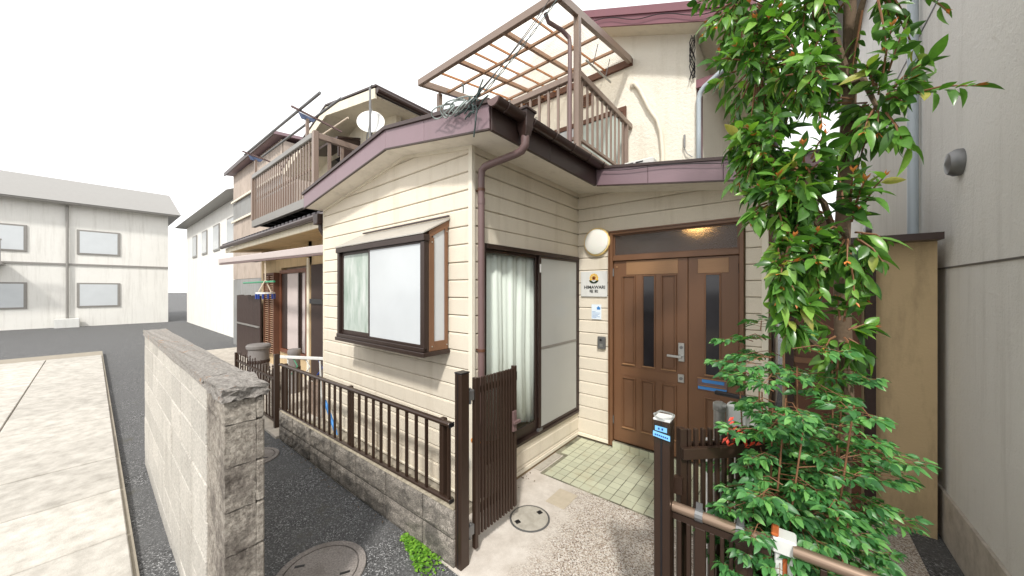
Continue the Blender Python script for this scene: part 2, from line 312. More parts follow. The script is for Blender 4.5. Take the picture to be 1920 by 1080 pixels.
# ------------------------------------------------------------------ mesh helpers
WL = {}
class MB:
    def __init__(s): s.v = []; s.f = []
    def add(s, vs, fs):
        k = len(s.v); s.v += [tuple(x) for x in vs]; s.f += [tuple(i+k for i in f) for f in fs]; return s
    def box(s, x0, x1, y0, y1, z0, z1):
        vs = [(x, y, z) for z in (z0, z1) for y in (y0, y1) for x in (x0, x1)]
        return s.add(vs, [(0, 2, 3, 1), (4, 5, 7, 6), (0, 1, 5, 4), (2, 6, 7, 3), (0, 4, 6, 2), (1, 3, 7, 5)])
    def obox(s, c, ax, ay, az):
        c = Vector(c); ax = Vector(ax); ay = Vector(ay); az = Vector(az)
        vs = [c+i*ax+j*ay+k*az for k in (-1, 1) for j in (-1, 1) for i in (-1, 1)]
        return s.add(vs, [(0, 2, 3, 1), (4, 5, 7, 6), (0, 1, 5, 4), (2, 6, 7, 3), (0, 4, 6, 2), (1, 3, 7, 5)])
    def bar(s, a, b, w, h, up=(0, 0, 1)):
        a = Vector(a); b = Vector(b); d = b-a; dn = d.normalized(); u = Vector(up)
        sd = dn.cross(u).normalized(); u2 = sd.cross(dn).normalized()
        return s.obox((a+b)/2, d/2, sd*w/2, u2*h/2)
    def prism(s, poly, axis, a, b):
        """poly: 2D points; axis 'x': (y,z), 'y': (x,z), 'z': (x,y)"""
        mk = {'x': lambda p, t: (t, p[0], p[1]), 'y': lambda p, t: (p[0], t, p[1]), 'z': lambda p, t: (p[0], p[1], t)}[axis]
        n = len(poly); vs = [mk(p, a) for p in poly]+[mk(p, b) for p in poly]
        fs = [tuple(range(n))[::-1], tuple(range(n, 2*n))]+[(i, (i+1) % n, n+(i+1) % n, n+i) for i in range(n)]
        return s.add(vs, fs)
    def tube(s, pts, r, n=8, cap=True):
        pts = [Vector(p) for p in pts]; N = len(pts); rs = r if isinstance(r, (list, tuple)) else [r]*N
        tang = []
        for i in range(N):
            d = (pts[min(i+1, N-1)]-pts[max(i-1, 0)]); tang.append(d.normalized() if d.length > 1e-9 else Vector((0, 0, 1)))
        up = Vector((0, 0, 1)) if abs(tang[0].z) < .9 else Vector((1, 0, 0))
        x = tang[0].cross(up).normalized(); vs = []
        for i in range(N):
            x = (x-tang[i]*x.dot(tang[i])).normalized(); y = tang[i].cross(x)
            for k in range(n):
                a = 2*math.pi*k/n; vs.append(pts[i]+(x*math.cos(a)+y*math.sin(a))*rs[i])
        fs = [(i*n+k, i*n+(k+1) % n, (i+1)*n+(k+1) % n, (i+1)*n+k) for i in range(N-1) for k in range(n)]
        if cap: fs += [tuple(range(n))[::-1], tuple((N-1)*n+k for k in range(n))]
        return s.add(vs, fs)
    def lathe(s, c, prof, n=24, ax=(0, 0, 1)):
        c = Vector(c); q = Vector((0, 0, 1)).rotation_difference(Vector(ax)); vs = []; P = len(prof)
        for r, z in prof:
            for k in range(n):
                a = 2*math.pi*k/n; vs.append(c+q @ Vector((r*math.cos(a), r*math.sin(a), z)))
        fs = [(i*n+k, i*n+(k+1) % n, (i+1)*n+(k+1) % n, (i+1)*n+k) for i in range(P-1) for k in range(n)]
        if prof[0][0] > 1e-6: fs.append(tuple(range(n))[::-1])
        if prof[-1][0] > 1e-6: fs.append(tuple((P-1)*n+k for k in range(n)))
        return s.add(vs, fs)
    def build(s, name, mat, parent=None, smooth=False, bevel=0, label=None, kind=None):
        V = [Vector(v) for v in s.v]
        c = Vector(); 
        for v in V: c += v
        c /= max(1, len(V))
        me = bpy.data.meshes.new(name); me.from_pydata([v-c for v in V], [], s.f); me.update()
        bm = bmesh.new(); bm.from_mesh(me); bmesh.ops.recalc_face_normals(bm, faces=bm.faces); bm.to_mesh(me); bm.free()
        me.materials.append(M[mat] if isinstance(mat, str) else mat)
        if smooth:
            for p in me.polygons: p.use_smooth = True
        o = bpy.data.objects.new(name, me)
        put(o, parent, c)
        if bevel:
            b = o.modifiers.new('bevel', 'BEVEL'); b.width = bevel; b.segments = 1; b.limit_method = 'ANGLE'
        if smooth and hasattr(me, 'set_sharp_from_angle'): me.set_sharp_from_angle(angle=math.radians(38))
        if label: o['label'] = label
        if kind: o['kind'] = kind
        return o
def put(o, parent, loc):
    COL.objects.link(o); o.location = loc; WL[o.name] = Vector(loc)
    if parent is not None:
        o.parent = parent; o.matrix_parent_inverse = Matrix.Translation(-WL[parent.name])
def tag(o, label, cat, group=None):
    o['label'] = label; o['category'] = cat
    if group: o['group'] = group
    return o
def thing(name, loc, label, cat, group=None):
    o = bpy.data.objects.new(name, None); o.empty_display_size = .1; put(o, None, Vector(loc)); return tag(o, label, cat, group)
def copy(o, loc, parent=None):
    c = o.copy(); put(c, parent if parent is not None else o.parent, Vector(loc)); return c
def box(name, mat, parent, *b, bevel=0, **k): return MB().box(*b).build(name, mat, parent, bevel=bevel, **k)
def struct(o): o['kind'] = 'structure'; return o

# ------------------------------------------------------------------ ground
def zg(x): 
    if x > .3: return -.010
    if x > -3: return -.010+(x-.3)*.0155
    return -.061+(x+3)*.004
mb = MB(); xs = [-300, -30, -14, -8, -3, -2, -1, .3, 3, 8, 300]; vs = []
for x in xs: vs += [(x, -300, zg(max(x, -14))), (x, 300, zg(max(x, -14)))]
mb.add(vs, [(2*i, 2*i+2, 2*i+3, 2*i+1) for i in range(len(xs)-1)]); struct(mb.build('asphalt_lane', 'asphalt'))
# entrance apron
struct(MB().prism([(.02, -.50), (2.75, -.50), (2.75, 2.4), (-.02, 2.4), (-.02, .0)], 'z', -.05, 0).build('concrete_apron', 'aggregate'))
struct(MB().prism([(-2.99, -.385), (.02, -.385), (.02, .06), (-2.99, .06)], 'z', -.2, .055).build('planting_strip', 'dirt'))
struct(MB().prism([(-12, -.36), (-3.02, -.36), (-3.02, 1.2), (-12, 1.2)], 'z', -.2, -.045).build('yard_paving', 'cement'))
# forecourt on the camera side of the near block wall
fp = struct(MB().prism([(.1, -12), (-14, -12), (-14, -1.80), (.1, -1.80)], 'z', -.2, -.004).build('forecourt_paving', 'dirt'))
pr_ = None
for i in range(14):
    for j in range(5):
        loc = (-.42-i*.92, -2.28-j*.92, .004+rnd.uniform(-.003, .003))
        if pr_ is None: pr_ = MB().box(-.452, .452, -.452, .452, -.02, .02).build('paving_slab', 'slabs', fp, bevel=.006); pr_.location = loc
        else: copy(pr_, loc)

# ------------------------------------------------------------------ roof maths
RX = -.95
def zs(x): return 3.187+.1-.1-(x-RX)*.155 if x > RX else 3.187+(x-RX)*.135

house = thing('house', (-1.2, 1.2, 0), 'cream lap-sided house with mauve eaves, bay window and brown double door, in the centre', 'house')

# --- cores behind the siding
core = MB()
core.box(-2.86, -.03, .022, .10, .0, 3.0)                       # behind wall A
core.box(-.10, -.022, .03, .16, 0, 3.02).box(-.10, -.022, .16, 1.862, 0, .33).box(-.10, -.022, .16, 1.862, 2.24, 3.02)
core.box(-.10, .42, 1.862, 1.95, 0, 3.0).box(1.72, 1.88, 1.862, 1.95, 0, 2.8).box(.42, 1.72, 1.862, 1.95, 2.51, 2.82).box(.42, 1.72, 1.862, 1.95, 0, .03)
core.box(-2.88, -2.80, .10, 2.7, 0, 2.95)
core.build('wall_core', 'groove', house)
MB().box(-2.80, -.10, 1.96, 2.0, .0, 3.0).box(-2.8, -.1, .10, 1.96, .25, .29).box(-2.8, -.1, .1, 1.96, 2.62, 2.66).box(-2.79, -2.77, .1, 1.96, .29, 2.62).box(-2.8, -.1, .104, .12, .29, 2.62).build('room_lining', 'room', house)
box('room_floor', 'floorwood', house, -2.7, -.03, .13, 1.95, .295, .32)
MB().box(.2, 1.88, 3.2, 3.24, 0, 2.7).box(.16, .20, 1.95, 3.24, 0, 2.7).box(1.88, 1.92, 1.95, 3.24, 0, 2.7).box(.2, 1.88, 1.95, 3.2, 2.62, 2.66).box(.2, 1.88, 1.95, 3.2, .0, .05).build('hall_lining', 'hall', house)
lampo = MB().lathe((1.24, 2.3, 2.56), [(.0, -.04), (.07, -.03), (.10, .0), (.09, .03), (.02, .05)], 16).build('hall_lamp', 'bulb', house, smooth=True)

# --- siding boards: one object per course and run
P = .152
def lines():
    z = 1.161
    while z > .2: z -= P
    out = []
    while z < 3.3: out.append(z); z += P
    return out
ZL = lines()
def siding(axis, plane, sgn, a0, a1, top, holes, zb):
    """boards along axis, outer face on `plane`, outward direction sgn"""
    zz = [zb]+[z for z in ZL if z > zb+.03]
    for i in range(len(zz)-1):
        z0, z1 = zz[i], zz[i+1]
        runs = [(a0, a1)]
        for (h0, h1, hz0, hz1) in holes:
            if z1 > hz0+.01 and z0 < hz1-.01:
                nr = []
                for (p, q) in runs:
                    if h0 > p+.005: nr.append((p, min(q, h0)))
                    if h1 < q-.005: nr.append((max(p, h1), q))
                runs = [(p, q) for p, q in nr if q-p > .01]
        for (p, q) in runs:
            lo0, hi1 = z0, z1
            for (h0, h1, hz0, hz1) in holes:
                if p < h1-.01 and q > h0+.01: pass
            # clip below the soffit
            n = 60; ok = [p+(q-p)*k/n for k in range(n+1) if top(p+(q-p)*k/n)+.03 > z0]
            if len(ok) < 3: continue
            p2, q2 = ok[0], ok[-1]
            # courses crossing the head or sill of an opening are trimmed
            g = .0035; e = .0095
            prof = [(0, z0+g), (e, z0+g+.006), (e, z1-.016), (e-.0045, z1-.0145), (e-.0045, z1-.009), (0, z1-.0015), (-.012, z1-.0015), (-.012, z0+g)]
            wob = rnd.uniform(-.0008, .0012)
            pts = [(plane+sgn*(d-.009+wob), z) for d, z in prof]
            mb = MB()
            if axis == 'x': mb.prism(pts, 'x', p2, q2)
            else: mb.prism([(x, z) for x, z in pts], 'y', p2, q2)
            mb.build('siding_board', 'siding', house)
def cut(z0, z1): return (z0, z1)
# wall A (outer face y=0 facing -y)
siding('x', 0.0, -1, -2.872, -.028, zs, [], .097)
# wall B (outer face x=0 facing +x)
siding('y', 0.0, 1, .02, 1.845, lambda y: 3.04, [(.135, 1.9, .31, 2.245)], .065)
box('siding_board', 'siding', house, -.016, -.0006, .135, 1.84, ZL[[i for i,z in enumerate(ZL) if z<.31][-1]]+.003, .322)
zz = [z for z in ZL if z < 2.245][-1]
box('siding_board', 'siding', house, -.016, -.0004, .135, 1.84, 2.232, [z for z in ZL if z > 2.245][0]-.0015)
# wall C (outer face y=1.837)
siding('x', 1.837, -1, .003, 1.86, zs, [(.405, 1.735, .0, 2.53)], .07)
zt = [z for z in ZL if z > 2.53][0]
box('siding_board', 'siding', house, .405, 1.735, 1.8374, 1.853, 2.508, zt-.0015)
# corner and base trims
MB().box(-.032, .014, -.014, 0.006, .085, 3.075).box(-.0, .014, .006, .028, .085, 3.06).build('corner_trim', 'trim', house, bevel=.003)
MB().box(1.855, 1.905, 1.822, 1.86, .03, 2.76).build('corner_trim', 'trim', house, bevel=.003)
MB().box(-2.885, -2.868, -.008, .02, .085, 2.96).build('corner_trim', 'trim', house)
box('base_trim', 'trim', house, -2.87, -.033, -.012, .018, .078, .100, bevel=.003)
box('base_trim', 'trim', house, -.018, .012, .029, 1.845, .03, .068, bevel=.003)
box('base_trim', 'trim', house, .003, .42, 1.822, 1.85, .03, .072, bevel=.003)
MB().box(-2.86, -.035, .012, .09, -.2, .078).box(-.09, -.012, .012, 1.9, -.1, .03).build('foundation', 'cement', house)
MB().box(-.011, -.0105+.012, 0.02, 1.8, -.02, .029).build('foundation_vent', 'groove', house)
# wall A top trim under the soffit
mb = MB(); mb.prism([(-2.87, zs(-2.87)-.03), (RX, zs(RX)-.03), (0, zs(0)-.03), (0, zs(0)+.01), (RX, zs(RX)+.01), (-2.87, zs(-2.87)+.01)], 'y', -.012, .01); mb.build('soffit_trim', 'trim', house)

# --- roof
FY = -.22; EX = .40; CY = 1.48
def slab(x0, x1, y0, y1, zlo, zhi, name, mat, **k):
    xs = [x0]+([RX] if x0 < RX < x1 else [])+[x1]
    poly = [(x, zs(x)+zlo) for x in xs]+[(x, zs(x)+zhi) for x in xs[::-1]]
    return MB().prism(poly, 'y', y0, y1).build(name, mat, house, **k)
slab(-2.93, EX-.012, FY+.012, CY+.012, 0, .012, 'soffit', 'soffit')
slab(-2.93, 2.28, CY+.012, 2.72, 0, .012, 'soffit', 'soffit')
slab(-2.93, EX-.013, FY+.013, CY+.013, .014, .15, 'roof_deck', 'darktrim')
slab(-2.93, 2.28, CY+.013, 2.72, .014, .15, 'roof_deck', 'darktrim')
slab(-2.96, EX+.01, FY-.01, CY, .176, .20, 'roof_sheet', 'gutter')
slab(-2.96, 2.30, CY-.01, 2.74, .1765, .2005, 'roof_sheet', 'gutter')
def fasc(x0, x1, y, yo, mat='mauve'):
    poly = [(x0, zs(x0)+.004), (x1, zs(x1)+.004), (x1, zs(x1)+.178), (x0, zs(x0)+.178)]
    return MB().prism(poly, 'y', y, y+yo).build('fascia_panel', mat, house, bevel=.002)
for a, b in ((-2.94, -2.0), (-1.997, RX-.0015), (RX+.0015, -.352), (-.348, EX)): fasc(a, b, FY-.004, .014)
for a, b in ((EX+.016, .96), (.964, 1.6), (1.604, 2.28)): fasc(a, b, CY-.004, .014)
# dark drip edge and lower lip along the rakes
def rake(x0, x1, y, lo, hi, d, name):
    xs = [x0]+([RX] if x0 < RX < x1 else [])+[x1]
    MB().prism([(x, zs(x)+lo) for x in xs]+[(x, zs(x)+hi) for x in xs[::-1]], 'y', y-d, y+.012).build(name, 'darktrim', house)
rake(-2.97, EX+.012, FY, .179, .212, .022, 'drip_edge'); rake(-2.94, EX, FY, -.008, .003, .009, 'fascia_lip')
rake(EX+.02, 2.3, CY, .179, .206, .018, 'drip_edge'); rake(EX+.02, 2.28, CY, -.008, .003, .009, 'fascia_lip')
z0 = zs(EX)
for a, b in ((FY+.012, .55), (.554, CY-.005)):
    box('eave_fascia', 'darktrim', house, EX-.012, EX+.014, a, b, z0-.006, z0+.176, bevel=.002)
# left end closing board
box('eave_fascia', 'darktrim', house, -2.957, -2.942, FY, 2.7, zs(-2.94), zs(-2.94)+.17)

# gutter: half-round trough
def gutter(parent, x, y0, y1, z0, z1, r, n=10):
    vs = []; t = .004
    for (y, z) in ((y0, z0), (y1, z1)):
        for rr in (r, r-t):
            for k in range(n+1):
                a = math.pi+math.pi*k/n; vs.append((x+rr*math.cos(a), y, z+rr*math.sin(a)))
    m = n+1; fs = []
    for k in range(n):
        fs.append((k, k+1, 2*m+k+1, 2*m+k)); fs.append((m+k, m+k+1, 3*m+k+1, 3*m+k))
        fs.append((k, k+1, m+k+1, m+k)); fs.append((2*m+k, 2*m+k+1, 3*m+k+1, 3*m+k))
    fs += [(0, m, 3*m, 2*m), (n, m+n, 3*m+n, 2*m+n)]
    g = MB().add(vs, fs).build('gutter', 'gutter', parent, smooth=True)
    for (y, z) in ((y0, z0), (y1, z1)):
        e = MB(); pts = [(x+r*1.02*math.cos(math.pi+math.pi*k/n), z+r*1.02*math.sin(math.pi+math.pi*k/n)) for k in range(n+1)]
        e.prism(pts, 'y', y-.006, y+.006).build('end_cap', 'pipe', g)
    nb = max(2, int((y1-y0)/.36))
    for i in range(nb+1):
        f = (i+.35)/(nb+.7); y = y0+(y1-y0)*f; z = z0+(z1-z0)*f
        pts = [(x+(r+.004)*math.cos(math.pi+math.pi*k/8), y, z+(r+.004)*math.sin(math.pi+math.pi*k/8)) for k in range(9)]
        MB().tube([(x-r-.03, y, z+.01)]+pts+[(x+r+.004, y, z+.012)], .004, 5).build('gutter_bracket', 'gutter', g)
    return g
gutter(house, .468, -.25, 1.56, 3.160, 3.19, .052)
# hopper and downpipe
hx, hy, hz = .47, .11, 3.2
prof = [(-.058, hz), (-.05, hz-.05), (-.045, hz-.12), (-.03, hz-.19)]
vs = []
for d, z in prof: vs += [(hx-d, hy-d, z), (hx+d, hy-d, z), (hx+d, hy+d, z), (hx-d, hy+d, z)]
hop = MB().add(vs, [(i*4+k, i*4+(k+1) % 4, i*4+4+(k+1) % 4, i*4+4+k) for i in range(3) for k in range(4)]+[(12, 13, 14, 15), (0, 1, 2, 3)]).build('rain_hopper', 'gutter', house, bevel=.006)
MB().box(hx-.066, hx+.066, hy-.066, hy+.066, hz-.004, hz+.018).build('hopper_rim', 'gutter', hop, bevel=.004)
dp = [(hx, hy, 3.02), (hx, hy, 2.955), (hx-.03, hy-.005, 2.915), (hx-.08, hy-.012, 2.9), (.16, .06, 2.865), (.10, .052, 2.855), (.066, .05, 2.83), (.06, .05, 2.78), (.06, .05, 1.32), (.06, .05, .12)]
pipe = MB().tube(dp, [.034, .034, .031, .029, .029, .03, .03, .028, .028, .028], 14).build('downpipe', 'pipe', house, smooth=True)
for z in (2.67, 1.335, .45):
    MB().tube([(.06, .05, z-.012), (.06, .05, z+.012)], .0315, 14).box(-.0, .06, .044, .056, z-.006, z+.006).build('pipe_clamp', 'brownprint', pipe)
MB().tube([(.06, .05, 2.55), (.06, .05, 2.60)], .031, 14).build('pipe_socket', 'pipe', pipe)

# --- bay window on wall A
bx0, bx1, by, bz0, bz1 = -1.865, -.285, -.27, 1.30, 2.30
bay = MB().box(bx0, bx0+.045, by, -.001, bz0, bz1).build('bay_window', 'frame', house, bevel=.003)
box('corner_mullion', 'frame', bay, bx1-.045, bx1, by, by+.05, bz0+.019, bz1-.056, bevel=.003)
box('bay_head', 'frame', bay, bx0-.01, bx1+.012, by-.012, by+.05, bz1-.055, bz1, bevel=.003)
box('bay_sill', 'frame', bay, bx0-.012, bx1+.014, by-.02, -.001, bz0-.02, bz0+.018, bevel=.004)
box('bay_sill_drip', 'frame', bay, bx0, bx1, by-.01, by+.03, bz0+.02, bz0+.055, bevel=.003)
# sloped top
MB().prism([(by-.014, bz1+.002), (-.001, 2.46), (-.001, 2.475), (by-.014, bz1+.016)], 'x', bx0-.012, bx1+.014).build('bay_roof', 'paleroof', bay, bevel=.002)
MB().box(bx0+.1, bx1+.02, -.03, -.013, 2.478, 2.492).build('bay_flashing', 'darktrim', bay)
# right cheek: tan frame round a narrow pane
xr = bx1
MB().prism([(by+.052, bz1-.03), (-.001, bz1+.10), (-.001, 2.455), (by+.052, bz1+.03)], 'x', xr-.03, xr).build('side_frame', 'framelite', bay)
box('side_frame', 'framelite', bay, xr-.03, xr+.001, by+.052, by+.105, bz0+.02, bz1-.02, bevel=.002)
box('side_frame', 'framelite', bay, xr-.03, xr+.001, -.045, -.016, bz0+.02, bz1+.095, bevel=.002)
box('side_frame', 'framelite', bay, xr-.03, xr+.001, by+.106, -.046, bz0+.02, bz0+.10, bevel=.002)
MB().prism([(by+.105, bz0+.1), (-.045, bz0+.1), (-.045, bz1+.09), (by+.105, bz1-.0)], 'x', xr-.02, xr-.014).build('side_pane', 'frost', bay)
for y, z in ((by+.08, bz1-.06), (by+.08, bz0+.06), (-.03, bz1+.05), (-.03, bz0+.06)):
    MB().tube([(xr, y, z), (xr+.006, y, z)], .006, 8).build('frame_screw', 'steel', bay)
MB().prism([(by+.05, bz1), (-.001, bz1+.1), (-.001, bz1+.15), (by+.05, bz1+.02)], 'x', bx0, bx0+.02).build('side_frame', 'frame', bay)
# sashes
xm = -1.20
fz0, fz1 = bz0+.055, bz1-.055
mbf = MB(); mbf.box(bx0+.045, bx0+.08, by+.03, by+.05, fz0, fz1).box(xm-.03, xm, by+.03, by+.05, fz0, fz1).box(bx0+.08, xm-.03, by+.03, by+.05, fz0, fz0+.045).box(bx0+.08, xm-.03, by+.03, by+.05, fz1-.03, fz1)
mbf.build('rear_sash', 'frame', bay, bevel=.002)
box('rear_pane', 'streak', bay, bx0+.08, xm-.03, by+.038, by+.044, fz0+.045, fz1-.03)
mbf = MB(); mbf.box(xm-.001, xm+.018, by+.008, by+.026, fz0, fz1).box(bx1-.065, bx1-.046, by+.008, by+.026, fz0, fz1).box(xm+.018, bx1-.065, by+.008, by+.026, fz0, fz0+.022).box(xm+.018, bx1-.065, by+.008, by+.026, fz1-.016, fz1)
mbf.build('front_sash', 'frame', bay, bevel=.002)
box('front_pane', 'frost', bay, xm+.018, bx1-.065, by+.014, by+.02, fz0+.022, fz1-.016)
box('bay_cloth', 'paperline', bay, -.44, -.345, -.18, -.06, bz0+.019, bz0+.075, bevel=.02)
box('bay_back', 'curtain', bay, bx0+.05, bx1-.25, -.06, -.052, bz0+.05, bz1+.05)

# --- tall sliding window in wall B
wy0, wy1, wz0, wz1 = .16, 1.845, .335, 2.23
win = MB().box(-.05, .016, wy0-.022, wy0, wz0-.012, wz1+.012).box(-.05, .016, wy1-.028, wy1, wz0, wz1).box(-.05, .022, wy0, wy1-.0281, wz1-.03, wz1+.012).box(-.05, .028, wy0, wy1-.0281, wz0-.012, wz0+.018).build('sliding_window', 'frame', house, bevel=.002)
ym = .985
s1 = MB().box(-.034, -.016, wy0, wy0+.03, wz0+.02, wz1-.031).box(-.034, -.016, ym-.045, ym, wz0+.02, wz1-.031).box(-.034, -.016, wy0+.03, ym-.045, wz0+.02, wz0+.13).box(-.034, -.016, wy0+.03, ym-.045, wz1-.06, wz1-.031).build('inner_sash', 'frame', win, bevel=.002)
box('clear_pane', 'glass', win, -.028, -.023, wy0+.03, ym-.045, wz0+.13, wz1-.06)
s2 = MB().box(-.008, .012, ym-.012, ym+.022, wz0+.02, wz1-.032).box(-.008, .012, wy1-.06, wy1-.03, wz0+.02, wz1-.032).box(-.008, .012, ym+.022, wy1-.06, wz0+.02, wz0+.05).box(-.008, .012, ym+.022, wy1-.06, wz1-.055, wz1-.032).build('screen_sash', 'frame', win, bevel=.002)
box('screen_panel', 'screen', win, 0, .004, ym+.022, wy1-.06, wz0+.05, wz1-.055)
box('screen_rail', 'greyalu', win, .003, .008, ym+.023, wy1-.061, 1.205, 1.232)
box('window_latch', 'white', win, .012, .02, ym-.008, ym+.01, 2.02, 2.11)
MB().box(-.006, .024, ym-.04, ym+.03, wz0+.019, wz0+.045).build('track_stop', 'steeldull', win)
# curtain: hanging folds
mb = MB(); N = 150; vs = []
for i in range(N+1):
    y = .165+(1.838-.165)*i/N; x = -.085+.017*math.sin(y*34+.9*math.sin(y*7))+.007*math.sin(y*83+1)
    for (z, k) in ((.46, 1.15), (1.2, 1.0), (2.24, .55)): vs.append((-.085+(x+.085)*k, y+.012*math.sin(z*3+y*9), z+.03*math.sin(y*11) if z < .6 else z))
mb.add(vs, [(i*3+k, i*3+3+k, i*3+4+k, i*3+1+k) for i in range(N) for k in range(2)])
cu = mb.build('curtain', 'curtain', win, smooth=True)
sm = cu.modifiers.new('thick', 'SOLIDIFY'); sm.thickness = .003

# --- entrance door in wall C
W = 1.837
d0, d1, dt = .42, 1.722, 2.505
dfr = MB().box(d0, d0+.036, W-.022, W+.06, .028, dt-.03).box(d1-.036, d1, W-.022, W+.06, .028, dt-.03).box(d0, d1, W-.022, W+.06, dt-.03, dt).box(d0+.037, d1-.037, W-.016, W+.06, 2.172, 2.225).build('entrance_frame', 'door', house, bevel=.003)
box('frame_trim', 'door', dfr, d0-.012, d0-.001, W-.03, W+.01, .028, dt+.012)
box('frame_trim', 'door', dfr, d0-.012, d1+.012, W-.03, W+.01, dt+.001, dt+.014)
box('transom_pane', 'transom', dfr, d0+.055, d1-.055, W+.02, W+.026, 2.24, dt-.045)
MB().box(d0+.037, d0+.055, W+.008, W+.03, 2.226, dt-.031).box(d1-.055, d1-.037, W+.008, W+.03, 2.226, dt-.031).box(d0+.055, d1-.055, W+.008, W+.03, 2.226, 2.24).box(d0+.055, d1-.055, W+.008, W+.03, dt-.045, dt-.031).build('transom_bead', 'doorshade', dfr)
LY = W+.012
def leaf(x0, x1):
    return box('door_leaf', 'door', house, x0, x1, LY, LY+.04, .092, 2.168, bevel=.003)
def panel(par, x0, x1, z0, z1):
    # recessed field framed by a bead; light on lower lip put into its colour
    t = .014
    MB().box(x0-t, x1+t, LY-.017, LY-.0005, z1, z1+t).box(x0-t, x0, LY-.017, LY-.0005, z0, z1).box(x1, x1+t, LY-.017, LY-.0005, z0, z1).build('panel_bead', 'door', par, bevel=.003)
    box('lit_panel_lip', 'doorlite', par, x0-t, x1+t, LY-.021, LY-.0005, z0-t, z0-.0005, bevel=.003)
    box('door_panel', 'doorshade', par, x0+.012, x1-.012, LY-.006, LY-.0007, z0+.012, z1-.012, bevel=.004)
la = leaf(d0+.040, 1.243); lb = leaf(1.248, d1-.040)
for x0, x1 in ((.575, .70), (1.0, 1.125)): panel(la, x0, x1, 1.0, 1.985)
for x0, x1 in ((.575, .70), (.787, .908), (1.0, 1.125)): panel(la, x0, x1, .275, .83)
def slot(par, x0, x1):
    t = .014
    MB().box(x0-t, x1+t, LY-.012, LY-.0005, 1.985, 2.0).box(x0-t, x0, LY-.012, LY-.0005, 1.0, 1.985).box(x1, x1+t, LY-.012, LY-.0005, 1.0, 1.985).build('glass_bead', 'door', par, bevel=.003)
    box('lit_panel_lip', 'doorlite', par, x0-t, x1+t, LY-.016, LY-.0005, .986, .9995, bevel=.003)  # same pale lip, its light painted in as colour
    box('glass_slot', 'darkglass', par, x0, x1, LY-.004, LY-.0006, 1.0, 1.985)
slot(la, .80, .912); slot(lb, 1.408, 1.522)
box('pale_plate', 'doorlite', la, .607, 1.152, LY-.005, LY-.0006, 2.008, 2.163, bevel=.002)
box('pale_plate', 'doorlite', lb, 1.336, 1.601, LY-.005, LY-.0006, 2.004, 2.15, bevel=.002)
box('lock_rail', 'door', la, .545, 1.152, LY-.004, LY-.0008, .868, .958, bevel=.003)
panel(lb, 1.408, 1.522, .275, .76)
hp = box('handle_plate', 'steel', la, 1.157, 1.216, LY-.022, LY-.0004, 1.10, 1.29, bevel=.003)
MB().tube([(1.187, LY-.02, 1.15), (1.187, LY-.065, 1.152)], .012, 12).bar((1.20, LY-.066, 1.152), (1.06, LY-.07, 1.156), .018, .024).build('door_handle', 'steel', la, bevel=.004)
MB().tube([(1.187, LY-.02, 1.245), (1.187, LY-.03, 1.245)], .016, 16).build('key_cylinder', 'steeldull', la)
box('lock_plate', 'steel', la, 1.153, 1.212, LY-.018, LY-.0004, .882, .965, bevel=.003)
MB().tube([(1.183, LY-.018, .924), (1.183, LY-.028, .924)], .016, 16).build('key_cylinder', 'steeldull', la)
for z in (2.04, .33):
    MB().tube([(d0+.036, LY-.012, z-.045), (d0+.036, LY-.012, z+.045)], .009, 8).build('hinge', 'steeldull', dfr)
    MB().tube([(d1-.036, LY-.012, z-.045), (d1-.036, LY-.012, z+.045)], .009, 8).build('hinge', 'alu', dfr)
MB().lathe((.498, LY, 2.10), [(.012, 0), (.012, .008), (0, .01)], 10, (0, -1, 0)).build('door_stop', 'doorlite', la)
ms = box('mail_slot', 'pipe', lb, 1.335, 1.59, LY-.014, LY-.0004, .838, .962, bevel=.005)
box('film_strip', 'blue', ms, 1.375, 1.565, LY-.0175, LY-.0145, .918, .95)
box('film_strip', 'blue', ms, 1.34, 1.585, LY-.0175, LY-.0145, .85, .878)
box('slot_lip', 'doorlite', ms, 1.335, 1.59, LY-.022, LY-.0145, .955, .966)
box('slot_lip', 'doorlite', ms, 1.345, 1.575, LY-.022, LY-.0145, .884, .892)
# side return right of wall C (dark shed door and post)
MB().box(1.865, 1.885, 1.862, 6, 0, 2.75).build('side_wall', 'siding', house)

# --- second storey
Y2 = 2.72
gy = lambda x: 5.55-.40*abs(x-(-.35))*1.0-.0 if True else 0
def zr(x): return 5.66-.43*(x+.085) if x > -.35 else 5.774+.43*(x+.35)
poly = [(-1.75, 3.1), (1.153, 3.1), (1.153, zr(1.153)-.1), (-.35, zr(-.35)-.1), (-1.75, zr(-1.75)-.1)]
MB().prism(poly, 'y', Y2, Y2+.1).build('upper_wall', 'stucco', house)
MB().box(1.053, 1.1525, Y2+.1, 7, 3.1, 4.98).build('upper_side_wall', 'stucco', house)
box('upper_side_wall', 'stucco', house, -1.75, -1.65, Y2+.1, 7, 3.0, 5.0)
RY = 2.40
def up(x0, x1, lo, hi, y0, y1, name, mat, **k):
    xs = [x0]+([-.35] if x0 < -.35 < x1 else [])+[x1]
    return MB().prism([(x, zr(x)+lo) for x in xs]+[(x, zr(x)+hi) for x in xs[::-1]], 'y', y0, y1).build(name, mat, house, **k)
up(-2.2, 1.72, -.12, -.10, RY+.02, 7, 'upper_soffit', 'ivorywall')
up(-2.2, 1.72, -.099, .0, RY+.02, 7, 'upper_roof_deck', 'darktrim')
for a, b in ((-2.2, -.352), (-.348, 1.76)): up(a, b, -.165, -.035, RY-.002, RY+.02, 'rake_board', 'mauve_red')
for a, b in ((-2.2, -.352), (-.348, 1.78)): up(a, b, -.034, .065, RY-.02, RY+.03, 'rake_cap', 'mauve_red')
up(-2.2, 1.78, .0, .04, RY+.03, 7, 'upper_roof_sheet', 'gutter')
zE = zr(1.76)
box('upper_eave_board', 'mauve_red', house, 1.76, 1.785, RY+.03, 7, zE-.2, zE-.02)
